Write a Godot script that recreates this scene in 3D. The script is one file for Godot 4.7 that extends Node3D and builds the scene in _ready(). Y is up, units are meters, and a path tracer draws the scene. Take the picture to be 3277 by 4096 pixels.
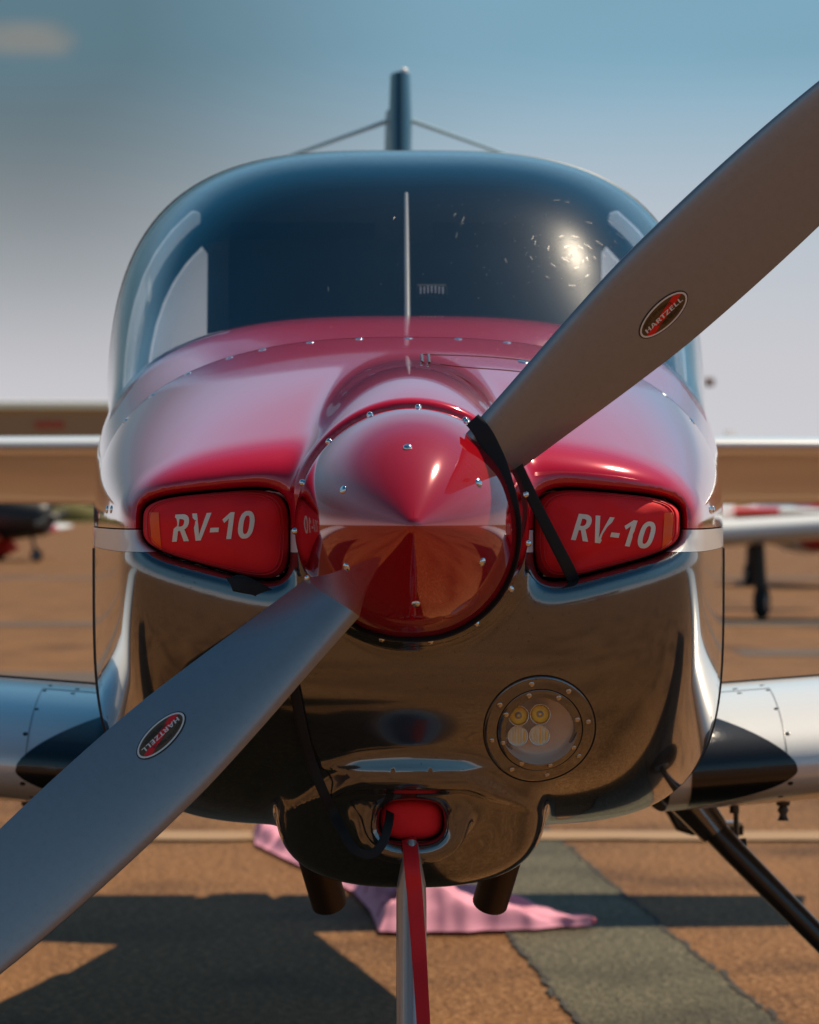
extends Node3D
# A red and silver light aircraft seen from straight ahead on a sunlit apron.
# Aircraft frame: x to the right of the picture, y up from the propeller axis, z forward; s = -z is the distance behind the spinner's back plate.

const AXIS := 1.252          # height of the propeller axis above the ground
const NOSE := 4.6            # distance from the camera to the spinner's back plate
const EYE := 1.27            # camera height

var aircraft: Node3D
var M := {}
var used_names := {}
var rng := RandomNumberGenerator.new()

class MB:
	var v := PackedVector3Array()
	var n := PackedVector3Array()
	var i := PackedInt32Array()
	var uv := PackedVector2Array()

# ---------------------------------------------------------------- materials
func lin(r: float, g: float, b: float, a := 1.0) -> Color:
	var c := Color(r, g, b).linear_to_srgb()
	c.a = a
	return c

func mat(called: String, c: Color, rough := 0.6, metal := 0.0, coat := 0.0) -> StandardMaterial3D:
	var m := StandardMaterial3D.new()
	m.resource_name = called
	m.albedo_color = c
	m.roughness = rough
	m.metallic = metal
	if coat > 0.0:
		m.clearcoat_enabled = true
		m.clearcoat = coat
		m.clearcoat_roughness = 0.03
	M[called] = m
	return m

func noise(kind: int, freq: float, octaves: int, rand_seed: int) -> FastNoiseLite:
	var f := FastNoiseLite.new()
	f.noise_type = kind as FastNoiseLite.NoiseType
	f.frequency = freq
	f.fractal_octaves = octaves
	f.seed = rand_seed
	return f

func gritty(freq: float, rand_seed: int) -> FastNoiseLite:
	var f := noise(FastNoiseLite.TYPE_SIMPLEX_SMOOTH, freq, 5, rand_seed)
	f.fractal_gain = 0.8
	return f

func ramp(stops: Array) -> Gradient:
	var g := Gradient.new()
	var o := PackedFloat32Array()
	var c := PackedColorArray()
	for s in stops:
		o.append(s[0])
		c.append(s[1])
	g.offsets = o
	g.colors = c
	return g

func noise_tex(f: FastNoiseLite, size: int, g: Gradient = null, normal := 0.0) -> NoiseTexture2D:
	var t := NoiseTexture2D.new()
	t.width = size
	t.height = size
	t.seamless = true
	t.noise = f
	if g:
		t.color_ramp = g
	if normal > 0.0:
		t.as_normal_map = true
		t.bump_strength = normal
	return t

func make_materials():
	mat("red_paint", lin(0.52, 0.004, 0.024), 0.10, 0.2, 1.0).metallic_specular = 0.52
	var sil := mat("silver_paint", lin(0.165, 0.165, 0.17), 0.12, 0.88, 0.8)
	sil.albedo_texture = noise_tex(noise(FastNoiseLite.TYPE_SIMPLEX, 0.06, 1, 17), 1024, ramp([[0.0, Color.WHITE], [0.967, Color.WHITE], [0.98, Color(0.35, 0.3, 0.27)], [1.0, Color(0.25, 0.2, 0.17)]]))
	sil.uv1_triplanar = true
	sil.uv1_scale = Vector3.ONE * 1.9
	var belly := sil.duplicate() as StandardMaterial3D
	belly.resource_name = "belly_paint"
	belly.roughness = 0.16
	belly.normal_enabled = true
	belly.normal_texture = noise_tex(noise(FastNoiseLite.TYPE_SIMPLEX_SMOOTH, 0.012, 2, 29), 512, null, 6.0)
	belly.normal_scale = 1.0
	belly.uv1_scale = Vector3(1.6, 0.35, 1.6)
	M["belly_paint"] = belly
	mat("whisker_paint", lin(0.20, 0.36, 0.44), 0.5)
	mat("wing_paint", lin(0.74, 0.74, 0.74), 0.28, 0.25, 0.7)
	mat("white_paint", lin(0.72, 0.70, 0.70), 0.35, 0.0, 0.6)
	mat("fin_paint", lin(0.015, 0.06, 0.10), 0.3, 0.1, 0.5)
	mat("spinner_red", lin(0.40, 0.003, 0.010), 0.07, 0.25, 1.0).metallic_specular = 0.66
	var bl := mat("blade_paint", lin(0.30, 0.315, 0.345), 0.36, 0.6)
	var scuff := noise(FastNoiseLite.TYPE_SIMPLEX, 0.02, 5, 61)
	scuff.fractal_gain = 0.6
	bl.albedo_texture = noise_tex(scuff, 1024, ramp([[0.0, Color(0.86, 0.85, 0.84)], [0.15, Color(0.965, 0.965, 0.96)], [0.5, Color(0.985, 0.985, 0.985)], [1.0, Color(1, 1, 1)]]))
	bl.roughness_texture = noise_tex(noise(FastNoiseLite.TYPE_SIMPLEX, 0.01, 4, 62), 512, ramp([[0.0, Color(0.93, 0.93, 0.93)], [1.0, Color(1, 1, 1)]]))
	bl.uv1_triplanar = true
	bl.uv1_scale = Vector3.ONE * 2.6
	mat("black_paint", lin(0.008, 0.008, 0.010), 0.25, 0.0, 0.5)
	mat("dark_gap", lin(0.004, 0.004, 0.004), 0.9)
	mat("seal_rubber", lin(0.012, 0.012, 0.013), 0.5)
	mat("dark_trim", lin(0.007, 0.008, 0.009), 0.9)
	mat("steel", lin(0.55, 0.54, 0.52), 0.22, 1.0)
	mat("chrome", lin(0.75, 0.75, 0.75), 0.08, 1.0)
	mat("burnt_steel", lin(0.06, 0.045, 0.035), 0.5, 0.8)
	mat("tyre", lin(0.014, 0.014, 0.014), 0.85)
	mat("leg_grey", lin(0.30, 0.30, 0.31), 0.3, 0.2, 0.4)
	mat("dark_leg", lin(0.035, 0.032, 0.03), 0.3, 0.3, 0.4)
	var fab := mat("plug_fabric", lin(0.88, 0.007, 0.014), 0.75)
	var weave := noise_tex(noise(FastNoiseLite.TYPE_SIMPLEX, 0.25, 2, 11), 256, null, 2.0)
	fab.normal_enabled = true
	fab.normal_texture = weave
	fab.normal_scale = 0.35
	fab.uv1_triplanar = true
	fab.uv1_scale = Vector3(14, 14, 14)
	fab.rim_enabled = true
	fab.rim = 0.3
	mat("piping_fabric", lin(0.60, 0.006, 0.012), 0.45)
	mat("letter_fabric", lin(0.84, 0.78, 0.68), 0.85)
	mat("orange_tab", lin(1.0, 0.11, 0.015), 0.5)
	mat("webbing", lin(0.006, 0.007, 0.009), 0.8)
	mat("streamer", lin(0.70, 0.006, 0.010), 0.7)
	var pink := mat("pink_cloth", lin(0.72, 0.30, 0.41), 0.85)
	pink.backlight_enabled = true
	pink.backlight = Color(0.4, 0.12, 0.2)
	mat("badge_black", lin(0.01, 0.008, 0.008), 0.4)
	mat("badge_white", lin(0.72, 0.68, 0.64), 0.4)
	mat("badge_brown", lin(0.105, 0.055, 0.018), 0.4)
	mat("badge_red", lin(0.75, 0.008, 0.008), 0.4)
	mat("badge_print", lin(0.03, 0.018, 0.01), 0.5)
	mat("amber_reflector", lin(0.98, 0.58, 0.03), 0.35, 0.0)
	mat("lens_plastic", lin(0.80, 0.70, 0.52), 0.2, 0.0, 0.5)
	mat("lamp_body", lin(0.62, 0.52, 0.45), 0.5, 0.4)
	mat("lamp_core", lin(0.30, 0.27, 0.24), 0.4, 0.3)
	mat("headliner", lin(0.004, 0.006, 0.008), 0.95)
	mat("seat_leather", lin(0.007, 0.008, 0.009), 0.9)
	var g := mat("windshield_glass", Color(0.02, 0.06, 0.1, 0.10), 0.03)
	g.transparency = BaseMaterial3D.TRANSPARENCY_ALPHA
	g.metallic_specular = 0.62
	var g2 := mat("windshield_inner", Color(0.02, 0.06, 0.1, 0.05), 0.12)
	g2.transparency = BaseMaterial3D.TRANSPARENCY_ALPHA
	var w := mat("window_glass", Color(0.5, 0.55, 0.6, 0.06), 0.03)
	w.transparency = BaseMaterial3D.TRANSPARENCY_ALPHA
	var lamp := mat("lamp_glass", Color(0.9, 0.9, 0.9, 0.05), 0.04)
	lamp.transparency = BaseMaterial3D.TRANSPARENCY_ALPHA
	# ground
	var a := mat("tarmac", Color.WHITE, 0.62)
	a.albedo_texture = noise_tex(gritty(0.06, 3), 1024, ramp([[0.0, lin(0.05, 0.02, 0.008)], [0.36, lin(0.145, 0.064, 0.021)], [0.5, lin(0.215, 0.100, 0.036)], [0.64, lin(0.285, 0.140, 0.056)], [1.0, lin(0.70, 0.47, 0.30)]]))
	a.metallic_specular = 0.2
	a.uv1_triplanar = true
	a.uv1_world_triplanar = true
	a.uv1_scale = Vector3.ONE * 0.42
	a.normal_enabled = true
	var grit := noise_tex(noise(FastNoiseLite.TYPE_CELLULAR, 0.16, 2, 5), 1024, null, 8.0)
	a.normal_texture = grit
	a.normal_scale = 0.9
	var d := mat("tarmac_repair", Color.WHITE, 0.6)
	d.albedo_texture = noise_tex(gritty(0.06, 8), 1024, ramp([[0.0, lin(0.05, 0.042, 0.02)], [0.36, lin(0.066, 0.056, 0.031)], [0.5, lin(0.100, 0.085, 0.049)], [0.64, lin(0.140, 0.120, 0.072)], [1.0, lin(0.42, 0.37, 0.26)]]))
	d.metallic_specular = 0.25
	d.uv1_triplanar = true
	d.uv1_world_triplanar = true
	d.uv1_scale = Vector3.ONE * 0.42
	d.normal_enabled = true
	d.normal_texture = grit
	d.normal_scale = 0.9
	var wear := noise_tex(noise(FastNoiseLite.TYPE_SIMPLEX_SMOOTH, 0.012, 5, 41), 512, ramp([[0.0, Color(0.66, 0.65, 0.64)], [0.34, Color(0.86, 0.855, 0.85)], [0.55, Color(0.95, 0.95, 0.95)], [1.0, Color(1, 1, 1)]]))
	for q in [a, d]:
		q.detail_enabled = true
		q.detail_blend_mode = BaseMaterial3D.BLEND_MODE_MUL
		q.detail_albedo = wear
		q.detail_uv_layer = BaseMaterial3D.DETAIL_UV_2
		q.uv2_triplanar = true
		q.uv2_world_triplanar = true
		q.uv2_scale = Vector3.ONE * 0.16
	mat("crack_tar", lin(0.02, 0.016, 0.012), 0.9)
	mat("far_shadow_seam", lin(0.06, 0.04, 0.03), 0.9)  # dark tone for far seams and painted wing shadows
	mat("pale_joint", lin(0.25, 0.145, 0.07), 0.8)
	var gr := mat("dry_grass", Color.WHITE, 0.95)
	gr.albedo_texture = noise_tex(noise(FastNoiseLite.TYPE_SIMPLEX, 0.05, 4, 21), 512, ramp([[0.0, lin(0.13, 0.10, 0.02)], [0.5, lin(0.24, 0.18, 0.045)], [1.0, lin(0.36, 0.27, 0.09)]]))
	gr.uv1_triplanar = true
	gr.uv1_world_triplanar = true
	gr.uv1_scale = Vector3.ONE * 0.03
	mat("bush_leaf", lin(0.10, 0.085, 0.02), 0.9)
	mat("hangar_wall", lin(0.30, 0.17, 0.11), 0.85)
	mat("hangar_roof", lin(0.75, 0.75, 0.76), 0.5)
	mat("hangar_door", lin(0.22, 0.13, 0.09), 0.8)
	mat("hangar_red", lin(0.36, 0.06, 0.04), 0.8)
	mat("far_white", lin(0.70, 0.70, 0.70), 0.35, 0.0, 0.4)
	mat("far_red", lin(0.55, 0.03, 0.02), 0.3, 0.0, 0.6)
	mat("far_black", lin(0.012, 0.012, 0.013), 0.5)
	mat("far_glass", lin(0.02, 0.04, 0.06), 0.08, 0.0, 1.0)

# ---------------------------------------------------------------- naming
func tag(o: Node3D, label: String, category: String, group := "") -> Node3D:
	o.set_meta("label", label)
	o.set_meta("category", category)
	if group:
		o.set_meta("group", group)
	return o

func numbered(called: String) -> String:
	var k: int = used_names.get(called, 0)
	used_names[called] = k + 1
	return called if k == 0 else "%s_%03d" % [called, k]

func thing(called: String, label: String, category: String, t := Transform3D(), group := "") -> Node3D:
	var o := Node3D.new()
	o.name = numbered(called)
	o.transform = t
	add_child(o)
	return tag(o, label, category, group)

func part_name(parent: Node, called: String) -> String:
	if not parent.has_node(NodePath(called)):
		return called
	var k := 1
	while parent.has_node(NodePath("%s_%03d" % [called, k])):
		k += 1
	return "%s_%03d" % [called, k]

func mesh_of(mb: MB) -> ArrayMesh:
	# front faces run clockwise: turn every triangle so that it agrees with its normals
	var idx := mb.i
	for k in range(0, idx.size(), 3):
		var a := idx[k]
		var b := idx[k + 1]
		var c := idx[k + 2]
		var f := (mb.v[c] - mb.v[a]).cross(mb.v[b] - mb.v[a])
		if f.dot(mb.n[a] + mb.n[b] + mb.n[c]) < 0.0:
			idx[k + 1] = c
			idx[k + 2] = b
	var arr := []
	arr.resize(Mesh.ARRAY_MAX)
	arr[Mesh.ARRAY_VERTEX] = mb.v
	arr[Mesh.ARRAY_NORMAL] = mb.n
	arr[Mesh.ARRAY_INDEX] = idx
	if mb.uv.size() == mb.v.size():
		arr[Mesh.ARRAY_TEX_UV] = mb.uv
	var m := ArrayMesh.new()
	m.add_surface_from_arrays(Mesh.PRIMITIVE_TRIANGLES, arr)
	return m

func put(parent: Node, called: String, mesh: Mesh, material: String, at := Transform3D()) -> MeshInstance3D:
	var o := MeshInstance3D.new()
	o.name = part_name(parent, called)
	o.mesh = mesh
	o.material_override = M[material]
	o.transform = at
	parent.add_child(o, true)
	return o

func part(parent: Node, called: String, mb: MB, material: String) -> MeshInstance3D:
	return put(parent, called, mesh_of(mb), material)

func structure(called: String, mb: MB, material: String) -> MeshInstance3D:
	var o := put(self, called, mesh_of(mb), material)
	o.set_meta("kind", "structure")
	return o

# ---------------------------------------------------------------- shapes
func grid(mb: MB, rows: Array, wrap := false, facing = null):
	# rows of equal length -> smooth sheet; normals face away from each row's middle, or along «facing»
	var nr := rows.size()
	var nc: int = rows[0].size()
	var base := mb.v.size()
	var sum := 0.0
	var norms := PackedVector3Array()
	for r in nr:
		var row: PackedVector3Array = rows[r]
		var up: PackedVector3Array = rows[mini(r + 1, nr - 1)]
		var dn: PackedVector3Array = rows[maxi(r - 1, 0)]
		var mid := Vector3.ZERO
		for p in row:
			mid += p
		mid /= nc
		for c in nc:
			var c1 := (c + 1) % nc if wrap else mini(c + 1, nc - 1)
			var c0 := (c + nc - 1) % nc if wrap else maxi(c - 1, 0)
			var du := row[c1] - row[c0]
			var dv := up[c] - dn[c]
			if du.length() < 1e-7:
				var alt: PackedVector3Array = up if dn[c].is_equal_approx(row[c]) or r == 0 else dn
				du = alt[c1] - alt[c0]
			var nn := du.cross(dv)
			nn = nn.normalized() if nn.length() > 1e-14 else Vector3.ZERO
			norms.append(nn)
			sum += nn.dot(facing) if facing != null else nn.dot(row[c] - mid)
	for r in nr:
		var row: PackedVector3Array = rows[r]
		for c in nc:
			mb.v.append(row[c])
			mb.n.append(norms[r * nc + c] * (1.0 if sum >= 0.0 else -1.0))
	for r in nr - 1:
		for c in (nc if wrap else nc - 1):
			var a := base + r * nc + c
			var b := base + r * nc + (c + 1) % nc
			mb.i.append_array(PackedInt32Array([a, b, a + nc, b, b + nc, a + nc]))

func cap(mb: MB, ring: PackedVector3Array, facing: Vector3):
	var mid := Vector3.ZERO
	for p in ring:
		mid += p
	mid /= ring.size()
	var base := mb.v.size()
	mb.v.append(mid)
	mb.n.append(facing)
	for p in ring:
		mb.v.append(p)
		mb.n.append(facing)
	for k in ring.size():
		mb.i.append_array(PackedInt32Array([base, base + 1 + k, base + 1 + (k + 1) % ring.size()]))

func tube(mb: MB, pts: Array, radii: Array, sides := 14, squash := Vector2.ONE, caps := true):
	var rows := []
	var side := Vector3.ZERO
	for k in pts.size():
		var d: Vector3 = (pts[mini(k + 1, pts.size() - 1)] - pts[maxi(k - 1, 0)]).normalized()
		if side == Vector3.ZERO:
			side = d.cross(Vector3(0, 0, 1) if absf(d.z) < 0.8 else Vector3(0, 1, 0)).normalized()
		side = (side - d * side.dot(d)).normalized()
		var other := d.cross(side)
		var row := PackedVector3Array()
		for c in sides:
			var t := TAU * c / sides
			row.append(pts[k] + (side * cos(t) * squash.x + other * sin(t) * squash.y) * radii[k])
		rows.append(row)
	grid(mb, rows, true)
	if caps:
		var e := pts.size() - 1
		cap(mb, rows[0], (pts[0] - pts[1]).normalized())
		cap(mb, rows[e], (pts[e] - pts[e - 1]).normalized())

func lathe(mb: MB, profile: Array, sides: int, at := Transform3D()):
	# profile of (radius, along z)
	var rows := []
	for p in profile:
		var row := PackedVector3Array()
		for c in sides:
			var t := TAU * c / sides
			row.append(at * Vector3(p.x * cos(t), p.x * sin(t), p.y))
		rows.append(row)
	var norms := []
	for k in profile.size():
		var a: Vector2 = profile[maxi(k - 1, 0)]
		var b: Vector2 = profile[mini(k + 1, profile.size() - 1)]
		var d := (b - a).normalized()
		norms.append(Vector2(d.y, -d.x))
	var sgn := 0.0
	for k in profile.size():
		sgn += norms[k].x * profile[k].x
	sgn = 1.0 if sgn >= 0.0 else -1.0
	var base := mb.v.size()
	for k in profile.size():
		for c in sides:
			var t := TAU * c / sides
			mb.v.append(rows[k][c])
			mb.n.append((at.basis * Vector3(norms[k].x * cos(t), norms[k].x * sin(t), norms[k].y) * sgn).normalized())
	for k in profile.size() - 1:
		for c in sides:
			var a := base + k * sides + c
			var b := base + k * sides + (c + 1) % sides
			mb.i.append_array(PackedInt32Array([a, b, a + sides, b, b + sides, a + sides]))

func quad(mb: MB, a: Vector3, b: Vector3, c: Vector3, d: Vector3, facing: Vector3):
	var nn := (b - a).cross(d - a).normalized()
	if nn.dot(facing) < 0.0:
		nn = -nn
	var base := mb.v.size()
	mb.v.append_array(PackedVector3Array([a, b, c, d]))
	mb.n.append_array(PackedVector3Array([nn, nn, nn, nn]))
	mb.i.append_array(PackedInt32Array([base, base + 1, base + 2, base, base + 2, base + 3]))

func box(mb: MB, at: Transform3D, size: Vector3, bevel := 0.0):
	var h := size * 0.5
	var e := minf(bevel, minf(h.x, minf(h.y, h.z)) * 0.9)
	for ax in 3:
		for sg in [-1.0, 1.0]:
			var u := (ax + 1) % 3
			var w := (ax + 2) % 3
			var pts := []
			for q in [[-1, -1], [1, -1], [1, 1], [-1, 1]]:
				var p := Vector3.ZERO
				p[ax] = sg * h[ax]
				p[u] = q[0] * (h[u] - e)
				p[w] = q[1] * (h[w] - e)
				pts.append(at * p)
			var f := Vector3.ZERO
			f[ax] = sg
			quad(mb, pts[0], pts[1], pts[2], pts[3], at.basis * f)
	if e <= 0.0:
		return
	for ax in 3:
		var u := (ax + 1) % 3
		var w := (ax + 2) % 3
		for su in [-1.0, 1.0]:
			for sw in [-1.0, 1.0]:
				var pts := []
				for q in [[-1, 0], [1, 0], [1, 1], [-1, 1]]:
					var p := Vector3.ZERO
					p[ax] = q[0] * (h[ax] - e)
					p[u] = su * (h[u] - (e if q[1] == 1 else 0.0))
					p[w] = sw * (h[w] - (e if q[1] == 0 else 0.0))
					pts.append(at * p)
				var f := Vector3.ZERO
				f[u] = su
				f[w] = sw
				quad(mb, pts[0], pts[1], pts[2], pts[3], at.basis * f)

func dome_mesh(r: float, h: float, sides := 12) -> ArrayMesh:
	# a low screw head with a turned-in rim, rising along z
	var mb := MB.new()
	lathe(mb, [Vector2(r, -h * 0.4), Vector2(r, h * 0.15), Vector2(r * 0.86, h * 0.62), Vector2(r * 0.55, h * 0.92), Vector2(r * 0.25, h), Vector2(0.0001, h)], sides)
	for k in 2:
		box(mb, Transform3D(Basis(Vector3(0, 0, 1), PI / 2 * k), Vector3(0, 0, h * 0.98)), Vector3(r * 1.0, r * 0.16, h * 0.1))
	return mesh_of(mb)

func along(p: Vector3, nrm: Vector3, spin := 0.0) -> Transform3D:
	var z := nrm.normalized()
	var x := Vector3(0, 1, 0).cross(z)
	x = x.normalized() if x.length() > 0.01 else Vector3(1, 0, 0)
	return Transform3D(Basis(x, z.cross(x), z), p) * Transform3D(Basis(Vector3(0, 0, 1), spin), Vector3.ZERO)

func ip(table: Array, x: float) -> float:
	# smooth curve through (x, y) knots
	var k := 0
	while k < table.size() - 2 and x > table[k + 1].x:
		k += 1
	var a: Vector2 = table[k]
	var b: Vector2 = table[k + 1]
	var p: Vector2 = table[k - 1] if k > 0 else a * 2.0 - b
	var q: Vector2 = table[k + 2] if k + 2 < table.size() else b * 2.0 - a
	var ma := (b.y - p.y) / (b.x - p.x)
	var mc := (q.y - a.y) / (q.x - a.x)
	var t := clampf((x - a.x) / (b.x - a.x), 0.0, 1.0)
	var w := b.x - a.x
	var t2 := t * t
	var t3 := t2 * t
	return (2 * t3 - 3 * t2 + 1) * a.y + (t3 - 2 * t2 + t) * w * ma + (-2 * t3 + 3 * t2) * b.y + (t3 - t2) * w * mc

func ribbon(mb: MB, mids: Array, across: Array, thick := 0.0016):
	# a flat band: middle points, half-width vectors
	var rows := []
	for k in mids.size():
		var d: Vector3 = (mids[mini(k + 1, mids.size() - 1)] - mids[maxi(k - 1, 0)]).normalized()
		var w: Vector3 = across[k]
		var nn := d.cross(w).normalized() * thick * 0.5
		rows.append(PackedVector3Array([mids[k] - w + nn, mids[k] - w * 0.5 + nn, mids[k] + nn, mids[k] + w * 0.5 + nn, mids[k] + w + nn, mids[k] + w - nn, mids[k] + w * 0.5 - nn, mids[k] - nn, mids[k] - w * 0.5 - nn, mids[k] - w - nn]))
	grid(mb, rows, true)

func smooth_path(knots: Array, n: int) -> Array:
	var c := Curve3D.new()
	for k in knots.size():
		var t: Vector3 = (knots[mini(k + 1, knots.size() - 1)] - knots[maxi(k - 1, 0)]) / 6.0
		c.add_point(knots[k], -t, t)
	var outp := []
	for k in n:
		outp.append(c.sample_baked(c.get_baked_length() * k / (n - 1.0), true))
	return outp

func letters(mb: MB, txt: String, height: float, place: Callable, slant := 0.0, weight := 700, stretch := 1.0):
	# TextMesh glyphs of cap height «height», centred, laid by place(x, y) -> [point, normal]
	var f := SystemFont.new()
	f.font_names = PackedStringArray(["Droid Sans"])
	f.font_weight = weight
	var tm := TextMesh.new()
	tm.font = f
	tm.font_size = 64
	tm.text = txt
	tm.depth = 0.0
	tm.curve_step = 1.0
	tm.pixel_size = height / (64.0 * 0.714)
	var arr := tm.get_mesh_arrays()
	var vs: PackedVector3Array = arr[Mesh.ARRAY_VERTEX]
	var ix: PackedInt32Array = arr[Mesh.ARRAY_INDEX]
	var box_ := AABB(vs[0], Vector3.ZERO)
	for p in vs:
		box_ = box_.expand(p)
	var c := box_.get_center()
	var base := mb.v.size()
	for p in vs:
		var q := p - c
		var w: Array = place.call((q.x + q.y * slant) * stretch, q.y)
		mb.v.append(w[0])
		mb.n.append(w[1])
	for k in ix:
		mb.i.append(base + k)

func clip(mb: MB, axis: int, limit: float, keep_above: bool) -> MB:
	# the side of a mesh beyond a plane across one axis, cut cleanly
	var outm := MB.new()
	outm.v = mb.v.duplicate()
	outm.n = mb.n.duplicate()
	var cuts := {}
	var sg := 1.0 if keep_above else -1.0
	for k in range(0, mb.i.size(), 3):
		var ids := [mb.i[k], mb.i[k + 1], mb.i[k + 2]]
		var d0: float = (mb.v[ids[0]][axis] - limit) * sg
		var d1: float = (mb.v[ids[1]][axis] - limit) * sg
		var d2: float = (mb.v[ids[2]][axis] - limit) * sg
		if d0 >= 0 and d1 >= 0 and d2 >= 0:
			outm.i.append(ids[0])
			outm.i.append(ids[1])
			outm.i.append(ids[2])
			continue
		if d0 < 0 and d1 < 0 and d2 < 0:
			continue
		var ds := [d0, d1, d2]
		var poly := []
		for e in 3:
			var f := (e + 1) % 3
			if ds[e] >= 0:
				poly.append(ids[e])
			if (ds[e] >= 0) != (ds[f] >= 0):
				var lo := mini(ids[e], ids[f])
				var hi := maxi(ids[e], ids[f])
				var key := lo * 4000000 + hi
				if not cuts.has(key):
					var t: float = ds[e] / (ds[e] - ds[f])
					cuts[key] = outm.v.size()
					outm.v.append(mb.v[ids[e]].lerp(mb.v[ids[f]], t))
					outm.n.append(mb.n[ids[e]].lerp(mb.n[ids[f]], t).normalized())
				poly.append(cuts[key])
		for e in range(1, poly.size() - 1):
			outm.i.append(poly[0])
			outm.i.append(poly[e])
			outm.i.append(poly[e + 1])
	return outm

func packed(mb: MB) -> MB:
	# drops vertices that no triangle uses
	var outm := MB.new()
	var seen := {}
	for k in mb.i:
		if not seen.has(k):
			seen[k] = outm.v.size()
			outm.v.append(mb.v[k])
			outm.n.append(mb.n[k])
		outm.i.append(seen[k])
	return outm

# ---------------------------------------------------------------- the cowl as a distance field
func smax(a: float, b: float, k: float) -> float:
	var h := maxf(k - absf(a - b), 0.0) / k
	return maxf(a, b) + h * h * h * k / 6.0

func smin(a: float, b: float, k: float) -> float:
	var h := maxf(k - absf(a - b), 0.0) / k
	return minf(a, b) - h * h * h * k / 6.0

func oval(x: float, y: float, a: float, h: float, n: float) -> float:
	# near-true distance to a superellipse
	var u := absf(x) / a
	var v := absf(y) / h
	var f := pow(pow(u, n) + pow(v, n), 1.0 / n)
	if f < 0.15:
		return (f - 1.0) * minf(a, h)
	var pu := pow(u / f, n - 1.0) / a
	var pv := pow(v / f, n - 1.0) / h
	return (f - 1.0) / sqrt(pu * pu + pv * pv)

func cowl(p: Vector3) -> float:
	var x := absf(p.x)
	var y := p.y
	var s := -p.z
	var sp := maxf(s, 0.0)
	var a := 0.395 + 0.19 * sp - 0.047 * sp * sp
	var d: float
	if y > 0.0:
		d = oval(x, y, a, 0.095 + 0.30 * sp - 0.0667 * sp * sp, 2.5)
	else:
		d = oval(x, y, a, 0.508 - 0.21 * exp(-sp / 0.3), 2.6 + 2.4 * clampf(sp / 0.6, 0.0, 1.0))
	var q := maxf(0.0, -y - 0.06)
	var xx := maxf(0.0, x - 0.16)
	d = smax(d, 0.024 + 3.4 * q * q * q + 60.0 * pow(q, 7.0) + 0.55 * xx * xx - s, 0.14)
	# the round boss that fairs the spinner into the top
	var sh := minf(sp, 0.735)
	var yh := y - 0.25 * sh + 0.17 * sh * sh
	var hump := smax(sqrt(x * x + yh * yh) - (0.173 - 0.03 * sp * sp), 0.014 - s, 0.02)
	d = smin(d, hump, 0.035)
	# the scoop under the nose
	if y < -0.1:
		var sc := oval(x, y + 0.412, 0.197 + 0.02 * sp, 0.136, 2.8)
		sc = smax(sc, 0.098 + 1.4 * x * x + 0.9 * maxf(0.0, -y - 0.35) - s, 0.09)
		d = smin(d, sc, 0.035)
		if x < 0.2:
			# a flared rim round the intake and a ridge that arches over it
			var ro := oval(x, y + 0.430, 0.0640, 0.0480, 2.5)
			var rs := s - 0.166
			d = smin(d, sqrt(ro * ro + rs * rs) - 0.017, 0.065)
			var hole := maxf(oval(x, y + 0.430, 0.0470, 0.0312, 2.8), s - 0.30)
			d = smax(d, -hole, 0.012)
		if x < 0.3 and y > -0.56:
			var bx := maxf(0.0, x - 0.07)
			var ya := -0.364 - 2.0 * pow(bx, 1.6)
			var ra := (y - ya) / sqrt(1.0 + pow(3.2 * pow(bx, 0.6), 2.0))
			var sa := s - (0.101 + 1.4 * x * x + 0.9 * maxf(0.0, -ya - 0.35))
			d = smin(d, sqrt(ra * ra + sa * sa) - 0.018 + 0.032 * smoothstep(0.10, 0.20, x) + 0.5 * maxf(0.0, x - 0.19), 0.035)
	# cooling air inlet
	if absf(y) < 0.2 and x > 0.08:
		var w := clampf((0.2805 - x) / 0.108, -1.5, 1.5)
		var inl := maxf(oval(x - 0.2805, y + 0.008 + 0.0094 * w, 0.108, 0.0575 + 0.019 * w, 4.2), s - 0.24)
		d = smax(d, -inl, 0.045)
	return d

func cowl_normal(p: Vector3) -> Vector3:
	var e := 0.0012
	return Vector3(cowl(p + Vector3(e, 0, 0)) - cowl(p - Vector3(e, 0, 0)), cowl(p + Vector3(0, e, 0)) - cowl(p - Vector3(0, e, 0)), cowl(p + Vector3(0, 0, e)) - cowl(p - Vector3(0, 0, e))).normalized()

func cowl_hit(from: Vector3, dir: Vector3) -> Vector3:
	var t := 0.0
	for k in 90:
		var d := cowl(from + dir * t)
		if absf(d) < 0.0002:
			break
		t += clampf(d * 0.6, -0.02, 0.06)
	return from + dir * t

func front(x: float, y: float) -> Vector3:
	return cowl_hit(Vector3(x, y, 0.06), Vector3(0, 0, -1))

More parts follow.
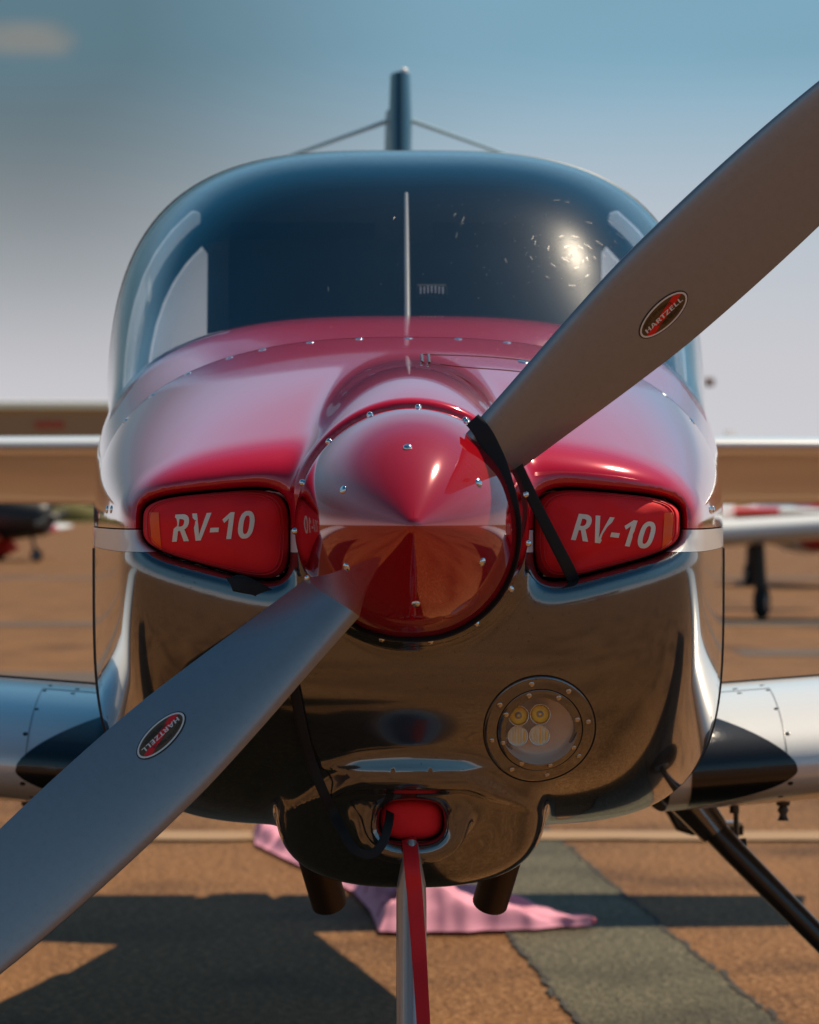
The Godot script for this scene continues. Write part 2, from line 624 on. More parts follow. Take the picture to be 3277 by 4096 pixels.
func cowl_mesh() -> MB:
	# surface nets over the right half, then mirrored
	var h := 0.0075
	var nx := 76
	var ny := 128
	var nz := 128
	var org := Vector3(-h * 0.5, -0.60, -0.935)
	var sx := nx + 1
	var sy := ny + 1
	var val := PackedFloat32Array()
	val.resize(sx * sy * (nz + 1))
	val.fill(1.0)
	var B := 8
	var active := {}
	for bz in range(0, nz, B):
		for by in range(0, ny, B):
			for bx in range(0, nx, B):
				var c := org + Vector3(bx + B * 0.5, by + B * 0.5, bz + B * 0.5) * h
				if absf(cowl(c)) < h * B * 1.25:
					active[Vector3i(bx, by, bz)] = true
	var known := PackedByteArray()
	known.resize(val.size())
	for b in active:
		for k in range(b.z, mini(b.z + B, nz) + 1):
			for j in range(b.y, mini(b.y + B, ny) + 1):
				for i in range(b.x, mini(b.x + B, nx) + 1):
					var at: int = (k * sy + j) * sx + i
					if known[at] == 0:
						known[at] = 1
						val[at] = cowl(org + Vector3(i, j, k) * h)
	var mb := MB.new()
	var cell := {}
	var offs := PackedInt32Array([0, 1, sx, sx + 1, sx * sy, sx * sy + 1, sx * sy + sx, sx * sy + sx + 1])
	var corner := [Vector3(0, 0, 0), Vector3(1, 0, 0), Vector3(0, 1, 0), Vector3(1, 1, 0), Vector3(0, 0, 1), Vector3(1, 0, 1), Vector3(0, 1, 1), Vector3(1, 1, 1)]
	var edges := [[0, 1], [2, 3], [4, 5], [6, 7], [0, 2], [1, 3], [4, 6], [5, 7], [0, 4], [1, 5], [2, 6], [3, 7]]
	for b in active:
		for k in range(b.z, mini(b.z + B, nz)):
			for j in range(b.y, mini(b.y + B, ny)):
				for i in range(b.x, mini(b.x + B, nx)):
					var at: int = (k * sy + j) * sx + i
					var inside := 0
					for o in 8:
						if val[at + offs[o]] < 0.0:
							inside += 1
					if inside == 0 or inside == 8:
						continue
					var sum := Vector3.ZERO
					var cnt := 0
					for e in edges:
						var va := val[at + offs[e[0]]]
						var vb := val[at + offs[e[1]]]
						if (va < 0.0) != (vb < 0.0):
							sum += corner[e[0]].lerp(corner[e[1]], va / (va - vb))
							cnt += 1
					var p := org + (Vector3(i, j, k) + sum / cnt) * h
					if i == 0:
						p.x = 0.0
					var nn := cowl_normal(p)
					for it in 2:
						p -= nn * clampf(cowl(p), -0.004, 0.004)
					nn = cowl_normal(p)
					if i == 0:
						p.x = 0.0
						nn.x = 0.0
						nn = nn.normalized()
					cell[at] = mb.v.size()
					mb.v.append(p)
					mb.n.append(nn)
	for at in cell:
		var i: int = at % sx
		var j: int = (at / sx) % sy
		var k: int = at / (sx * sy)
		# the three lattice edges that leave this cell's low corner
		for ax in 3:
			var step: int = [1, sx, sx * sy][ax]
			if (val[at] < 0.0) == (val[at + step] < 0.0):
				continue
			if (ax != 0 and i == 0):
				continue
			var o1: int = [sx, 1, 1][ax]
			var o2: int = [sx * sy, sx * sy, sx][ax]
			if cell.has(at - o1) and cell.has(at - o2) and cell.has(at - o1 - o2):
				var a: int = cell[at]
				var b2: int = cell[at - o1]
				var c2: int = cell[at - o1 - o2]
				var d2: int = cell[at - o2]
				mb.i.append_array(PackedInt32Array([a, b2, c2, a, c2, d2]))
	var n0 := mb.v.size()
	var t0 := mb.i.size()
	for k in n0:
		mb.v.append(mb.v[k] * Vector3(-1, 1, 1))
		mb.n.append(mb.n[k] * Vector3(-1, 1, 1))
	for k in t0:
		mb.i.append(mb.i[k] + n0)
	return mb

func patch_line(mb: MB, pts: Array, width: float, lift: float, dir: Vector3):
	# a thin strip that follows the cowl; points are shot along dir
	var mids := []
	var nrm := []
	for p in pts:
		var q := cowl_hit(p, dir)
		mids.append(q)
		nrm.append(cowl_normal(q))
	var rows := []
	for k in mids.size():
		var d: Vector3 = (mids[mini(k + 1, mids.size() - 1)] - mids[maxi(k - 1, 0)]).normalized()
		var w: Vector3 = d.cross(nrm[k]).normalized() * width * 0.5
		var up: Vector3 = nrm[k] * lift
		rows.append(PackedVector3Array([mids[k] - w - up, mids[k] - w + up, mids[k] + w + up, mids[k] + w - up]))
	grid(mb, rows)

# ---------------------------------------------------------------- spinner
const SPIN_R := 0.1645

func spin_angle(q: float) -> float:
	return deg_to_rad(44.0 + 14.0 * q + 24.0 * q * q * q)

func spin_z(q: float) -> float:
	var z := 0.012
	var n := 60
	for k in n:
		var r := lerpf(q, 1.0, (k + 0.5) / n)
		z += tan(spin_angle(r)) * SPIN_R * (1.0 - q) / n
	return z

func spin_pt(ang: float, q: float) -> Array:
	var t := spin_angle(q)
	return [Vector3(cos(ang) * q * SPIN_R, sin(ang) * q * SPIN_R, spin_z(q)), Vector3(cos(ang) * sin(t), sin(ang) * sin(t), cos(t))]

# ---------------------------------------------------------------- blades: r along x, leading edge towards y, front towards z
func blade_chord(r: float) -> float:
	return ip([Vector2(0.10, 0.125), Vector2(0.16, 0.134), Vector2(0.25, 0.147), Vector2(0.35, 0.163), Vector2(0.48, 0.179), Vector2(0.71, 0.172), Vector2(0.9, 0.142), Vector2(1.0, 0.105)], r)

func blade_pitch(r: float) -> float:
	return deg_to_rad(ip([Vector2(0.10, 52), Vector2(0.16, 48), Vector2(0.35, 36.5), Vector2(0.48, 32), Vector2(0.71, 26), Vector2(1.0, 20)], r))

func blade_thick(r: float) -> float:
	return ip([Vector2(0.10, 0.30), Vector2(0.16, 0.24), Vector2(0.35, 0.15), Vector2(0.71, 0.09), Vector2(1.0, 0.06)], r)

func blade_pt(r: float, u: float, side: float, lift := 0.0) -> Vector3:
	var c := blade_chord(r)
	var b := blade_pitch(r)
	var x := clampf(u, 0.0, 1.0)
	var yt := 5.0 * blade_thick(r) * (0.2969 * sqrt(x) - 0.126 * x - 0.3516 * x * x + 0.2843 * x * x * x - 0.1036 * x * x * x * x)
	yt *= 1.35 if side > 0.0 else 0.35
	yt += 0.0025 * (1.0 if side > 0 else -1.0) * smoothstep(0.0, 0.03, x)
	var q := c * (0.5 - x)
	var h := c * yt * side + lift
	return Vector3(r, q * cos(b) - h * sin(b), q * sin(b) + h * cos(b) + 0.052)

func blade_face(r: float, cpos: float, lift: float) -> Array:
	var u := 0.5 - cpos / blade_chord(r)
	var e := 0.004
	var p := blade_pt(r, u, 1.0)
	var n := (blade_pt(r + e, u, 1.0) - blade_pt(r - e, u, 1.0)).cross(blade_pt(r, u - e, 1.0) - blade_pt(r, u + e, 1.0)).normalized()
	if n.z < 0:
		n = -n
	return [p + n * lift, n]

func badge_oval(mb: MB, a0: float, b0: float, a1: float, b1: float, lift: float):
	var rows := []
	for k in 4:
		var row := PackedVector3Array()
		for c in 48:
			var t := TAU * c / 48.0
			var f := k / 3.0
			row.append(blade_face(0.454 + lerpf(a0, a1, f) * cos(t), -0.017 + lerpf(b0, b1, f) * sin(t), lift)[0])
		rows.append(row)
	grid(mb, rows, true, Vector3(0, -0.5, 0.86))

func make_blade(parent: Node3D, turn: float):
	var rs := []
	for k in 41:
		rs.append(lerpf(0.11, 0.985, k / 40.0))
	for k in 5:
		rs.append(0.985 + 0.031 * sin(PI / 2 * (k + 1) / 5.0))
	var us := []
	for k in 29:
		us.append((1.0 - cos(PI * k / 28.0)) * 0.5)
	var rows := []
	for r in rs:
		var row := PackedVector3Array()
		var tip := sqrt(maxf(0.0, 1.0 - pow((r - 0.985) / 0.0312, 2.0))) if r > 0.985 else 1.0
		var mid := blade_pt(r, 0.45, 1.0).lerp(blade_pt(r, 0.45, -1.0), 0.5)
		for k in us.size():
			row.append(mid.lerp(blade_pt(r, us[us.size() - 1 - k], 1.0), tip))
		for k in range(1, us.size() - 1):
			row.append(mid.lerp(blade_pt(r, us[k], -1.0), tip))
		rows.append(row)
	var mb := MB.new()
	grid(mb, rows, true)
	var o := part(parent, "propeller_blade", mb, "blade_paint")
	o.position = Vector3(0, AXIS, 0)
	o.rotation.z = turn
	# the maker's oval: black rim, white ring, brown field with a red diagonal
	mb = MB.new()
	badge_oval(mb, 0.0, 0.0, 0.0442, 0.0232, 0.0007)
	var plate := part(o, "maker_badge", mb, "badge_black")
	plate.set_meta("label", "oval maker badge with a red diagonal and white lettering")
	mb = MB.new()
	badge_oval(mb, 0.0396, 0.0188, 0.0425, 0.0216, 0.0011)
	part(o, "badge_ring", mb, "badge_white")
	mb = MB.new()
	badge_oval(mb, 0.0, 0.0, 0.0392, 0.0184, 0.0011)
	part(o, "badge_field", mb, "badge_brown")
	mb = MB.new()
	var d := Vector2(cos(0.31), sin(0.31))
	var w := Vector2(-d.y, d.x)
	var band := []
	for j in 7:
		var c0 := w * lerpf(-0.0053, 0.0053, j / 6.0)
		var A := pow(d.x / 0.0392, 2) + pow(d.y / 0.0184, 2)
		var Bq := 2.0 * (c0.x * d.x / pow(0.0392, 2) + c0.y * d.y / pow(0.0184, 2))
		var C := pow(c0.x / 0.0392, 2) + pow(c0.y / 0.0184, 2) - 1.0
		var disc := sqrt(maxf(Bq * Bq - 4 * A * C, 0.0))
		var row := PackedVector3Array()
		for k in 9:
			var t := lerpf((-Bq - disc) / (2 * A), (-Bq + disc) / (2 * A), k / 8.0)
			var q := c0 + d * t
			row.append(blade_face(0.454 + q.x, -0.017 + q.y, 0.0015)[0])
		band.append(row)
	grid(mb, band, false, Vector3(0, -0.5, 0.86))
	part(o, "badge_stripe", mb, "badge_red")
	mb = MB.new()
	letters(mb, "HARTZELL", 0.0074, func(x, y): return blade_face(0.454 + x, -0.017 + y, 0.0021), 0.0, 700, 1.42)
	part(o, "badge_lettering", mb, "badge_white")
	mb = MB.new()
	letters(mb, "BUILT ON HONOR", 0.0021, func(x, y): return blade_face(0.448 + x, -0.017 + 0.0125 + y - x * x * 9.0, 0.0017), 0.0, 700, 0.95)
	letters(mb, "HARTZELL PROPELLER INC.", 0.0018, func(x, y): return blade_face(0.460 + x, -0.017 - 0.0088 + y + x * x * 4.0, 0.0017), 0.0, 700, 0.52)
	letters(mb, "PIQUA, OHIO U.S.A.", 0.0018, func(x, y): return blade_face(0.460 + x, -0.017 - 0.0125 + y + x * x * 6.0, 0.0017), 0.0, 700, 0.5)
	part(o, "badge_small_print", mb, "badge_print")

# ---------------------------------------------------------------- fuselage and cabin
func fus_pt(s: float, t: float, grow := 0.0) -> Vector3:
	var a := ip([Vector2(0.6, 0.492), Vector2(0.9, 0.5279), Vector2(1.1, 0.5455), Vector2(1.4, 0.573), Vector2(2.1, 0.606), Vector2(3.0, 0.59), Vector2(4.5, 0.42), Vector2(6.2, 0.17), Vector2(6.75, 0.07)], s) + grow
	var up := ip([Vector2(0.6, 0.251), Vector2(0.9, 0.311), Vector2(1.1, 0.351), Vector2(1.2, 0.3655), Vector2(1.32, 0.372), Vector2(2.0, 0.384), Vector2(3.0, 0.375), Vector2(4.5, 0.33), Vector2(6.2, 0.26), Vector2(6.75, 0.22)], s) + grow
	var dn := ip([Vector2(0.6, 0.48), Vector2(0.9, 0.4975), Vector2(1.4, 0.505), Vector2(2.5, 0.50), Vector2(3.5, 0.44), Vector2(5.0, 0.22), Vector2(6.2, 0.03), Vector2(6.75, 0.02)], s) + grow
	var c := cos(t)
	var q := sin(t)
	var n: float
	var h: float
	if q >= 0.0:
		h = up
		n = ip([Vector2(0.6, 2.5), Vector2(0.9, 2.5), Vector2(1.35, 3.1), Vector2(2.2, 3.0), Vector2(6.75, 2.4)], s)
	else:
		h = dn
		n = ip([Vector2(0.6, 5.0), Vector2(0.9, 5.0), Vector2(2.5, 4.5), Vector2(6.75, 2.4)], s)
	var r := pow(pow(absf(c) / a, n) + pow(absf(q) / h, n), -1.0 / n)
	return Vector3(c * r, q * r, -s)

const SILL := 0.15

func dome_pt(s: float, t: float, inset := 0.0) -> Vector3:
	var w := ip([Vector2(1.1, 0.522), Vector2(1.2, 0.532), Vector2(1.5, 0.556), Vector2(1.8, 0.583), Vector2(2.2, 0.603), Vector2(3.0, 0.595), Vector2(3.9, 0.50), Vector2(4.9, 0.36)], s) - inset
	var top := ip([Vector2(1.1, 0.290), Vector2(1.2, 0.368), Vector2(1.35, 0.487), Vector2(1.5, 0.602), Vector2(1.62, 0.668), Vector2(1.75, 0.712), Vector2(1.9, 0.735), Vector2(2.1, 0.746), Vector2(2.4, 0.752), Vector2(3.0, 0.735), Vector2(3.6, 0.67), Vector2(4.2, 0.54), Vector2(4.9, 0.34)], s)
	var n := ip([Vector2(1.1, 2.35), Vector2(1.4, 2.45), Vector2(1.8, 3.1), Vector2(2.2, 3.2), Vector2(3.6, 2.9), Vector2(4.9, 2.3)], s)
	var h := maxf(top - SILL - inset, 0.02)
	var r := pow(pow(absf(cos(t)) / w, n) + pow(maxf(absf(sin(t)), 1e-6) / h, n), -1.0 / n)
	return Vector3(cos(t) * r, SILL + sin(t) * r, -s)

func dome_strip(mb: MB, s0: float, s1: float, ns: int, t0: Callable, t1: Callable, nt: int, inset: float, flip := false):
	var rows := []
	for k in ns + 1:
		var s := lerpf(s0, s1, k / float(ns))
		var row := PackedVector3Array()
		for c in nt + 1:
			row.append(dome_pt(s, lerpf(t0.call(s), t1.call(s), c / float(nt)), inset))
		rows.append(row)
	var start := mb.v.size()
	grid(mb, rows, false, Vector3.ZERO)
	# face outwards from the cabin's middle line
	var sum := 0.0
	for k in range(start, mb.v.size()):
		sum += mb.n[k].dot(mb.v[k] - Vector3(0, 0.3, mb.v[k].z))
	var sg := 1.0 if (sum >= 0.0) != flip else -1.0
	for k in range(start, mb.v.size()):
		mb.n[k] *= sg

func band_of(root: Node3D, mb: MB, called: Array, paint: Array):
	# red above, white line, silver below
	var up := packed(clip(mb, 1, -0.0055, true))
	var mid := packed(clip(clip(mb, 1, -0.0075, false), 1, -0.0390, true))
	var low := packed(clip(mb, 1, -0.0395, false))
	var made := []
	for k in 3:
		var o := part(root, called[k], [up, mid, low][k], paint[k])
		o.position = Vector3(0, AXIS, 0)
		made.append(o)
	return made

func lift_to_axis(o: Node3D) -> Node3D:
	o.position = Vector3(0, AXIS, 0)
	return o

func build_cowl():
	var mb := clip(cowl_mesh(), 2, -0.9, true)
	# an opening for the landing light on the right
	var kept := PackedInt32Array()
	for k in range(0, mb.i.size(), 3):
		var c := (mb.v[mb.i[k]] + mb.v[mb.i[k + 1]] + mb.v[mb.i[k + 2]]) / 3.0
		if Vector2(c.x - LAMP.x, c.y - LAMP.y).length() > 0.051 or c.z < -0.4 or c.x < 0.0:
			kept.append_array(PackedInt32Array([mb.i[k], mb.i[k + 1], mb.i[k + 2]]))
	mb.i = kept
	var three: Array = band_of(aircraft, mb, ["upper_cowl", "cowl_stripe", "lower_cowl"], ["red_paint", "white_paint", "silver_paint"])
	var upper: Node3D = three[0]
	var lower: Node3D = three[2]
	upper.set_meta("label", "glossy red upper engine cowl")
	lower.set_meta("label", "silver lower engine cowl with a round landing light")
	# screws along the rear seam
	var screw := dome_mesh(0.0068, 0.0014)
	for x in [-0.475, -0.43, -0.37, -0.30, -0.245, -0.165, -0.083, 0.0, 0.083, 0.165, 0.245, 0.31, 0.37, 0.43, 0.475]:
		var q := cowl_hit(Vector3(x, 0.5, -0.886), Vector3(0, -1, 0))
		put(upper, "screw", screw, "chrome", along(q + cowl_normal(q) * 0.0003, cowl_normal(q), x * 7.0))
	var small := dome_mesh(0.0062, 0.0018)
	for x in [-0.463, -0.449, 0.449, 0.463]:
		var q := cowl_hit(Vector3(x, 0.022, 0.06), Vector3(0, 0, -1))
		put(upper, "screw", small, "chrome", along(q, cowl_normal(q), x * 5.0))
	# oil door on top, with its hinge and latch
	var dmb := MB.new()
	var ring := []
	for e in [[Vector2(0.022, 0.70), Vector2(0.20, 0.70)], [Vector2(0.20, 0.70), Vector2(0.20, 0.585)], [Vector2(0.20, 0.585), Vector2(0.03, 0.585)]]:
		for k in 9:
			var q: Vector2 = e[0].lerp(e[1], k / 9.0)
			ring.append(Vector3(q.x, 0.5, -q.y))
	patch_line(dmb, ring, 0.0028, 0.0006, Vector3(0, -1, 0))
	part(upper, "oil_door_gap", dmb, "dark_gap")
	for dx in [0.0, 0.011]:
		dmb = MB.new()
		var hp := []
		for k in 7:
			hp.append(Vector3(0.020 + dx, 0.5, lerpf(-0.70, -0.595, k / 6.0)))
		patch_line(dmb, hp, 0.004, 0.0012, Vector3(0, -1, 0))
		part(upper, "oil_door_hinge", dmb, "steel")
	var lq := cowl_hit(Vector3(0.185, 0.5, -0.683), Vector3(0, -1, 0))
	put(upper, "oil_door_latch", dome_mesh(0.012, 0.002, 16), "chrome", along(lq, cowl_normal(lq)))
	landing_light(lower)

const LAMP := Vector2(0.183, -0.294)

func lamp_pt(r: float, t: float, lift: float) -> Array:
	var p := front(LAMP.x + r * cos(t), LAMP.y + r * sin(t))
	var n := cowl_normal(p)
	return [p + n * lift, n]

func lamp_ring(parent: Node3D, called: String, profile: Array, material: String):
	var rows := []
	for q in profile:
		var row := PackedVector3Array()
		for c in 64:
			row.append(lamp_pt(q.x, TAU * c / 64.0, q.y)[0])
		rows.append(row)
	var mb := MB.new()
	grid(mb, rows, true, cowl_normal(front(LAMP.x, LAMP.y)))
	return part(parent, called, mb, material)

func landing_light(parent: Node3D):
	lamp_ring(parent, "lamp_outer_gap", [Vector2(0.0795, 0.0004), Vector2(0.0815, 0.0004)], "dark_gap")  # thin dark ring just outside the outer plate
	lamp_ring(parent, "lamp_outer_ring", [Vector2(0.0620, 0.0006), Vector2(0.0622, 0.0020), Vector2(0.076, 0.0020), Vector2(0.0785, 0.0014), Vector2(0.0793, -0.0005)], "silver_paint")
	lamp_ring(parent, "lamp_inner_gap", [Vector2(0.0606, 0.0010), Vector2(0.0622, 0.0010)], "dark_gap")
	lamp_ring(parent, "lamp_inner_ring", [Vector2(0.0485, -0.004), Vector2(0.0488, 0.0018), Vector2(0.050, 0.0026), Vector2(0.0600, 0.0026), Vector2(0.0606, 0.0004)], "silver_paint")
	var pc := front(LAMP.x, LAMP.y)
	var nc := cowl_normal(pc)
	lamp_ring(parent, "lamp_lens", [Vector2(0.0002, 0.0012), Vector2(0.025, 0.0012), Vector2(0.049, 0.0012)], "lamp_glass")
	# the bowl behind the lens, looking forward
	var mb := MB.new()
	var axis := along(pc, Vector3(nc.x * 0.4, nc.y * 0.5, 1.0))
	lathe(mb, [Vector2(0.0545, -0.004), Vector2(0.052, -0.020), Vector2(0.046, -0.032), Vector2(0.0001, -0.034)], 48, axis)
	for k in mb.n.size():
		mb.n[k] = -mb.n[k]
	part(parent, "lamp_bowl", mb, "lamp_body")
	# four emitters: two amber ones above two ribbed ones
	for q in [Vector2(-0.0265, 0.023), Vector2(0.0045, 0.025), Vector2(-0.027, -0.007), Vector2(0.004, -0.006)]:
		var top: bool = q.y > 0.01
		var e := Transform3D(Basis().scaled(Vector3.ONE * 1.12), Vector3(pc.x + q.x - 0.004, pc.y + q.y - 0.002, pc.z - 0.014 + q.y * 0.45))
		mb = MB.new()
		lathe(mb, [Vector2(0.0112, -0.012), Vector2(0.0136, 0.004), Vector2(0.0127, 0.005), Vector2(0.0122, 0.003)], 28, e)
		var cup := part(parent, "lamp_emitter", mb, "chrome")
		mb = MB.new()
		lathe(mb, [Vector2(0.0122, 0.003), Vector2(0.0108, 0.0006), Vector2(0.006, -0.0012), Vector2(0.0001, -0.0018)] if top else [Vector2(0.0122, 0.003), Vector2(0.0085, 0.0012), Vector2(0.0001, 0.0008)], 28, e)
		for k in mb.n.size():
			mb.n[k] = Vector3(mb.n[k].x, mb.n[k].y, absf(mb.n[k].z))
		part(cup, "reflector", mb, "amber_reflector" if top else "lens_plastic")
		if top:
			mb = MB.new()
			lathe(mb, [Vector2(0.0048, -0.002), Vector2(0.0040, 0.0008), Vector2(0.0001, 0.001)], 16, e)
			part(cup, "core", mb, "lamp_core")
			mb = MB.new()
			box(mb, e * Transform3D(Basis(), Vector3(0, 0, 0.0014)), Vector3(0.0026, 0.0026, 0.001))
			part(cup, "chip", mb, "amber_reflector")
		else:
			for k in 6:
				var x := lerpf(-0.0088, 0.0088, k / 5.0)
				mb = MB.new()
				box(mb, e * Transform3D(Basis(), Vector3(x, 0, 0.0026)), Vector3(0.0013, 2.0 * sqrt(0.0108 * 0.0108 - x * x), 0.0014), 0.0004)
				part(cup, "rib", mb, "amber_reflector" if k % 2 == 1 else "lens_plastic")
	var screw := dome_mesh(0.0042, 0.0014, 10)
	for k in 8:
		var t := TAU * (k + 0.25) / 8.0
		var a := lamp_pt(0.0700, t, 0.0021)
		put(parent, "lamp_screw", screw, "steel", along(a[0], a[1], k * 1.3))
		var b := lamp_pt(0.0553, t + 0.12, 0.0027)
		put(parent, "lamp_screw", screw, "steel", along(b[0], b[1], k * 0.7))

func build_spinner():
	var prof := []
	for k in 56:
		var q := pow(k / 55.0, 0.8)
		prof.append(Vector2(maxf(q * SPIN_R, 0.00005), spin_z(q)))
	# round the very tip
	prof[0].y = prof[1].y + 0.0008
	prof.append(Vector2(SPIN_R, 0.004))
	prof.append(Vector2(SPIN_R - 0.0015, 0.0))
	var mb := MB.new()
	lathe(mb, prof, 128)
	for k in 128:
		mb.n[k] = Vector3(0, 0, 1)
	var o := lift_to_axis(part(aircraft, "spinner", mb, "spinner_red"))
	o.set_meta("label", "pointed glossy red propeller spinner")
	mb = MB.new()
	lathe(mb, [Vector2(SPIN_R - 0.002, -0.0005), Vector2(SPIN_R + 0.0006, -0.002), Vector2(SPIN_R + 0.0006, -0.008), Vector2(0.10, -0.0085)], 96)
	part(o, "back_plate", mb, "dark_gap")
	var screw := dome_mesh(0.0062, 0.0034, 14)
	for d in [94, 153, 33, 212, -28, 272]:
		var p := spin_pt(deg_to_rad(d), 0.64)
		put(o, "screw", screw, "chrome", along(p[0], p[1], d * 0.1))
	var rim := dome_mesh(0.0052, 0.0046, 12)
	for k in 15:
		var d := 87.0 + 24.0 * k
		var t := deg_to_rad(d)
		var r := Vector3(cos(t), sin(t), 0)
		put(o, "screw", rim, "chrome", along(r * SPIN_R + Vector3(0, 0, 0.009), r, k * 0.6))
	var r2 := Vector3(cos(deg_to_rad(62)), sin(deg_to_rad(62)), 0)
	put(o, "screw", rim, "chrome", along(r2 * (SPIN_R - 0.0022) + Vector3(0, 0, 0.026), (r2 + Vector3(0, 0, 0.18)).normalized()))

func build_fuselage():
	var ss := [0.9035, 0.96, 1.03, 1.1, 1.17, 1.24, 1.31, 1.4, 1.5, 1.65, 1.8, 2.0, 2.2, 2.5, 2.8, 3.1, 3.5, 4.0, 4.5, 5.0, 5.6, 6.2, 6.75]
	var rows := []
	for s in ss:
		var row := PackedVector3Array()
		for c in 144:
			row.append(fus_pt(s, TAU * c / 144.0))
		rows.append(row)
	var mb := MB.new()
	grid(mb, rows, true)
	cap(mb, rows[ss.size() - 1], Vector3(0, 0, -1))
	var three: Array = band_of(aircraft, mb, ["fuselage_top", "fuselage_stripe", "fuselage_belly"], ["red_paint", "white_paint", "belly_paint"])
	mb = MB.new()
	var hem := []
	for q in [[0.894, -0.004], [0.896, 0.0028], [0.910, 0.0028], [0.912, -0.004]]:
		var row := PackedVector3Array()
		for c in 81:
			row.append(fus_pt(q[0], lerpf(PI + 0.08, TAU - 0.08, c / 80.0), q[1]))
		hem.append(row)
	grid(mb, hem)
	part(three[2], "joint_seal", mb, "seal_rubber")
	# firewall, dark behind the seam
	mb = MB.new()
	var ring := PackedVector3Array()
	for c in 72:
		var p := fus_pt(0.9, TAU * c / 72.0, -0.006)
		p.z = -0.912
		ring.append(p)
	cap(mb, ring, Vector3(0, 0, 1))
	part(three[2], "firewall", mb, "dark_gap")

	# windshield
	var lo := func(_s): return 0.02
	var hi := func(_s): return PI - 0.02
	mb = MB.new()
	dome_strip(mb, 1.17, 2.02, 44, lo, hi, 96, 0.0)
	var glass := lift_to_axis(part(aircraft, "windshield", mb, "windshield_glass"))
	mb = MB.new()
	dome_strip(mb, 1.175, 2.02, 44, lo, hi, 96, 0.005)
	part(glass, "inner_face", mb, "windshield_inner")
	glass.set_meta("label", "one-piece tinted windshield with a sun glint")
	mb = MB.new()
	tube(mb, [Vector3(0, 0.36, -1.36), Vector3(0.0, 0.50, -1.58), Vector3(0, 0.642, -1.83)], [0.0058, 0.0056, 0.0042], 10)
	part(glass, "centre_brace", mb, "leg_grey")
	dust(glass)
	# roof and door frames: a shell with window openings
	var shell := MB.new()
	var liner := MB.new()
	var edges := []
	var panes := []
	var cols := [[2.025, 2.36, 0.0], [2.36, 2.66, 0.86], [2.66, 2.93, 0.0], [2.93, 4.0, 0.80], [4.0, 4.9, 0.0]]
	for c in cols:
		var s0: float = c[0]
		var s1: float = c[1]
		var open: float = c[2]
		var n := maxi(4, int((s1 - s0) / 0.05))
		if open == 0.0:
			for ins in [0.0, 0.004]:
				dome_strip(shell if ins == 0.0 else liner, s0, s1, n, func(_s): return -0.25, func(_s): return PI + 0.25, 80, ins, ins > 0.0)
			continue
		var sill := 0.16
		var tall := func(s): return lerpf(open * 0.98, open, sin(PI * clampf((s - s0) / (s1 - s0), 0, 1))) if open > 0.8 else open * (1.0 - 0.12 * pow((s - s0) / (s1 - s0), 2.0))
		for ins in [0.0, 0.004]:
			var to: MB = shell if ins == 0.0 else liner
			dome_strip(to, s0, s1, n, tall, func(s): return PI - tall.call(s), 60, ins, ins > 0.0)
			dome_strip(to, s0, s1, n, func(_s): return -0.25, func(_s): return sill, 8, ins, ins > 0.0)
			dome_strip(to, s0, s1, n, func(_s): return PI - sill, func(_s): return PI + 0.25, 8, ins, ins > 0.0)
		for left in [false, true]:
			# the edge all round the opening
			var loop_out := PackedVector3Array()
			var loop_in := PackedVector3Array()
			var path := []
			for k in n + 1:
				path.append(Vector2(lerpf(s0, s1, k / float(n)), sill))
			for k in 8:
				path.append(Vector2(s1, lerpf(sill, tall.call(s1), (k + 1) / 8.0)))
			for k in n:
				var s := lerpf(s1, s0, (k + 1) / float(n))
				path.append(Vector2(s, tall.call(s)))
			for k in 7:
				path.append(Vector2(s0, lerpf(tall.call(s0), sill, (k + 1) / 8.0)))
			for q in path:
				var t: float = PI - q.y if left else q.y
				loop_out.append(dome_pt(q.x, t, 0.0))
				loop_in.append(dome_pt(q.x, t, 0.004))
			var edge := MB.new()
			grid(edge, [loop_out, loop_in], true)
			for k in edge.v.size():
				edge.n[k] = -edge.n[k]
			edges.append(edge)
			var pane := MB.new()
			dome_strip(pane, s0, s1, n, (func(s): return PI - tall.call(s)) if left else (func(_s): return sill), (func(_s): return PI - sill) if left else tall, 14, 0.008)
			panes.append(pane)
	var roof := lift_to_axis(part(aircraft, "cabin_roof", shell, "red_paint"))
	part(roof, "headliner", liner, "headliner")
	for e in edges:
		part(roof, "window_edge", e, "headliner")
	for p in panes:
		part(roof, "side_window", p, "window_glass")
	# black seal at the rear edge of the windshield
	mb = MB.new()
	var seal := []
	for s in [2.002, 2.004, 2.036, 2.038]:
		var row := PackedVector3Array()
		for c in 97:
			row.append(dome_pt(s, lerpf(0.0, PI, c / 96.0), -0.005 if s > 2.003 and s < 2.037 else 0.003))
		seal.append(row)
	grid(mb, seal, false, Vector3(0, 1, 0))
	part(glass, "rear_seal", mb, "seal_rubber")
	# cabin floor, rear bulkhead and seats, all dark
	mb = MB.new()
	var deck := []
	for s in [1.46, 1.52, 1.6, 1.8, 2.1, 2.5, 3.0, 3.5, 3.95]:
		var row := PackedVector3Array()
		for c in 33:
			row.append(fus_pt(s, lerpf(0.33, PI - 0.33, c / 32.0)) + Vector3(0, 0.004, 0))
		deck.append(row)
	grid(mb, deck, false, Vector3(0, 1, 0))
	lift_to_axis(part(aircraft, "cabin_deck", mb, "dark_trim"))
	mb = MB.new()
	var bulk := PackedVector3Array()
	for c in 49:
		bulk.append(dome_pt(4.02, lerpf(0.0, PI, c / 48.0), 0.03))
	cap(mb, bulk, Vector3(0, 0, 1))
	lift_to_axis(part(aircraft, "rear_bulkhead", mb, "dark_trim"))
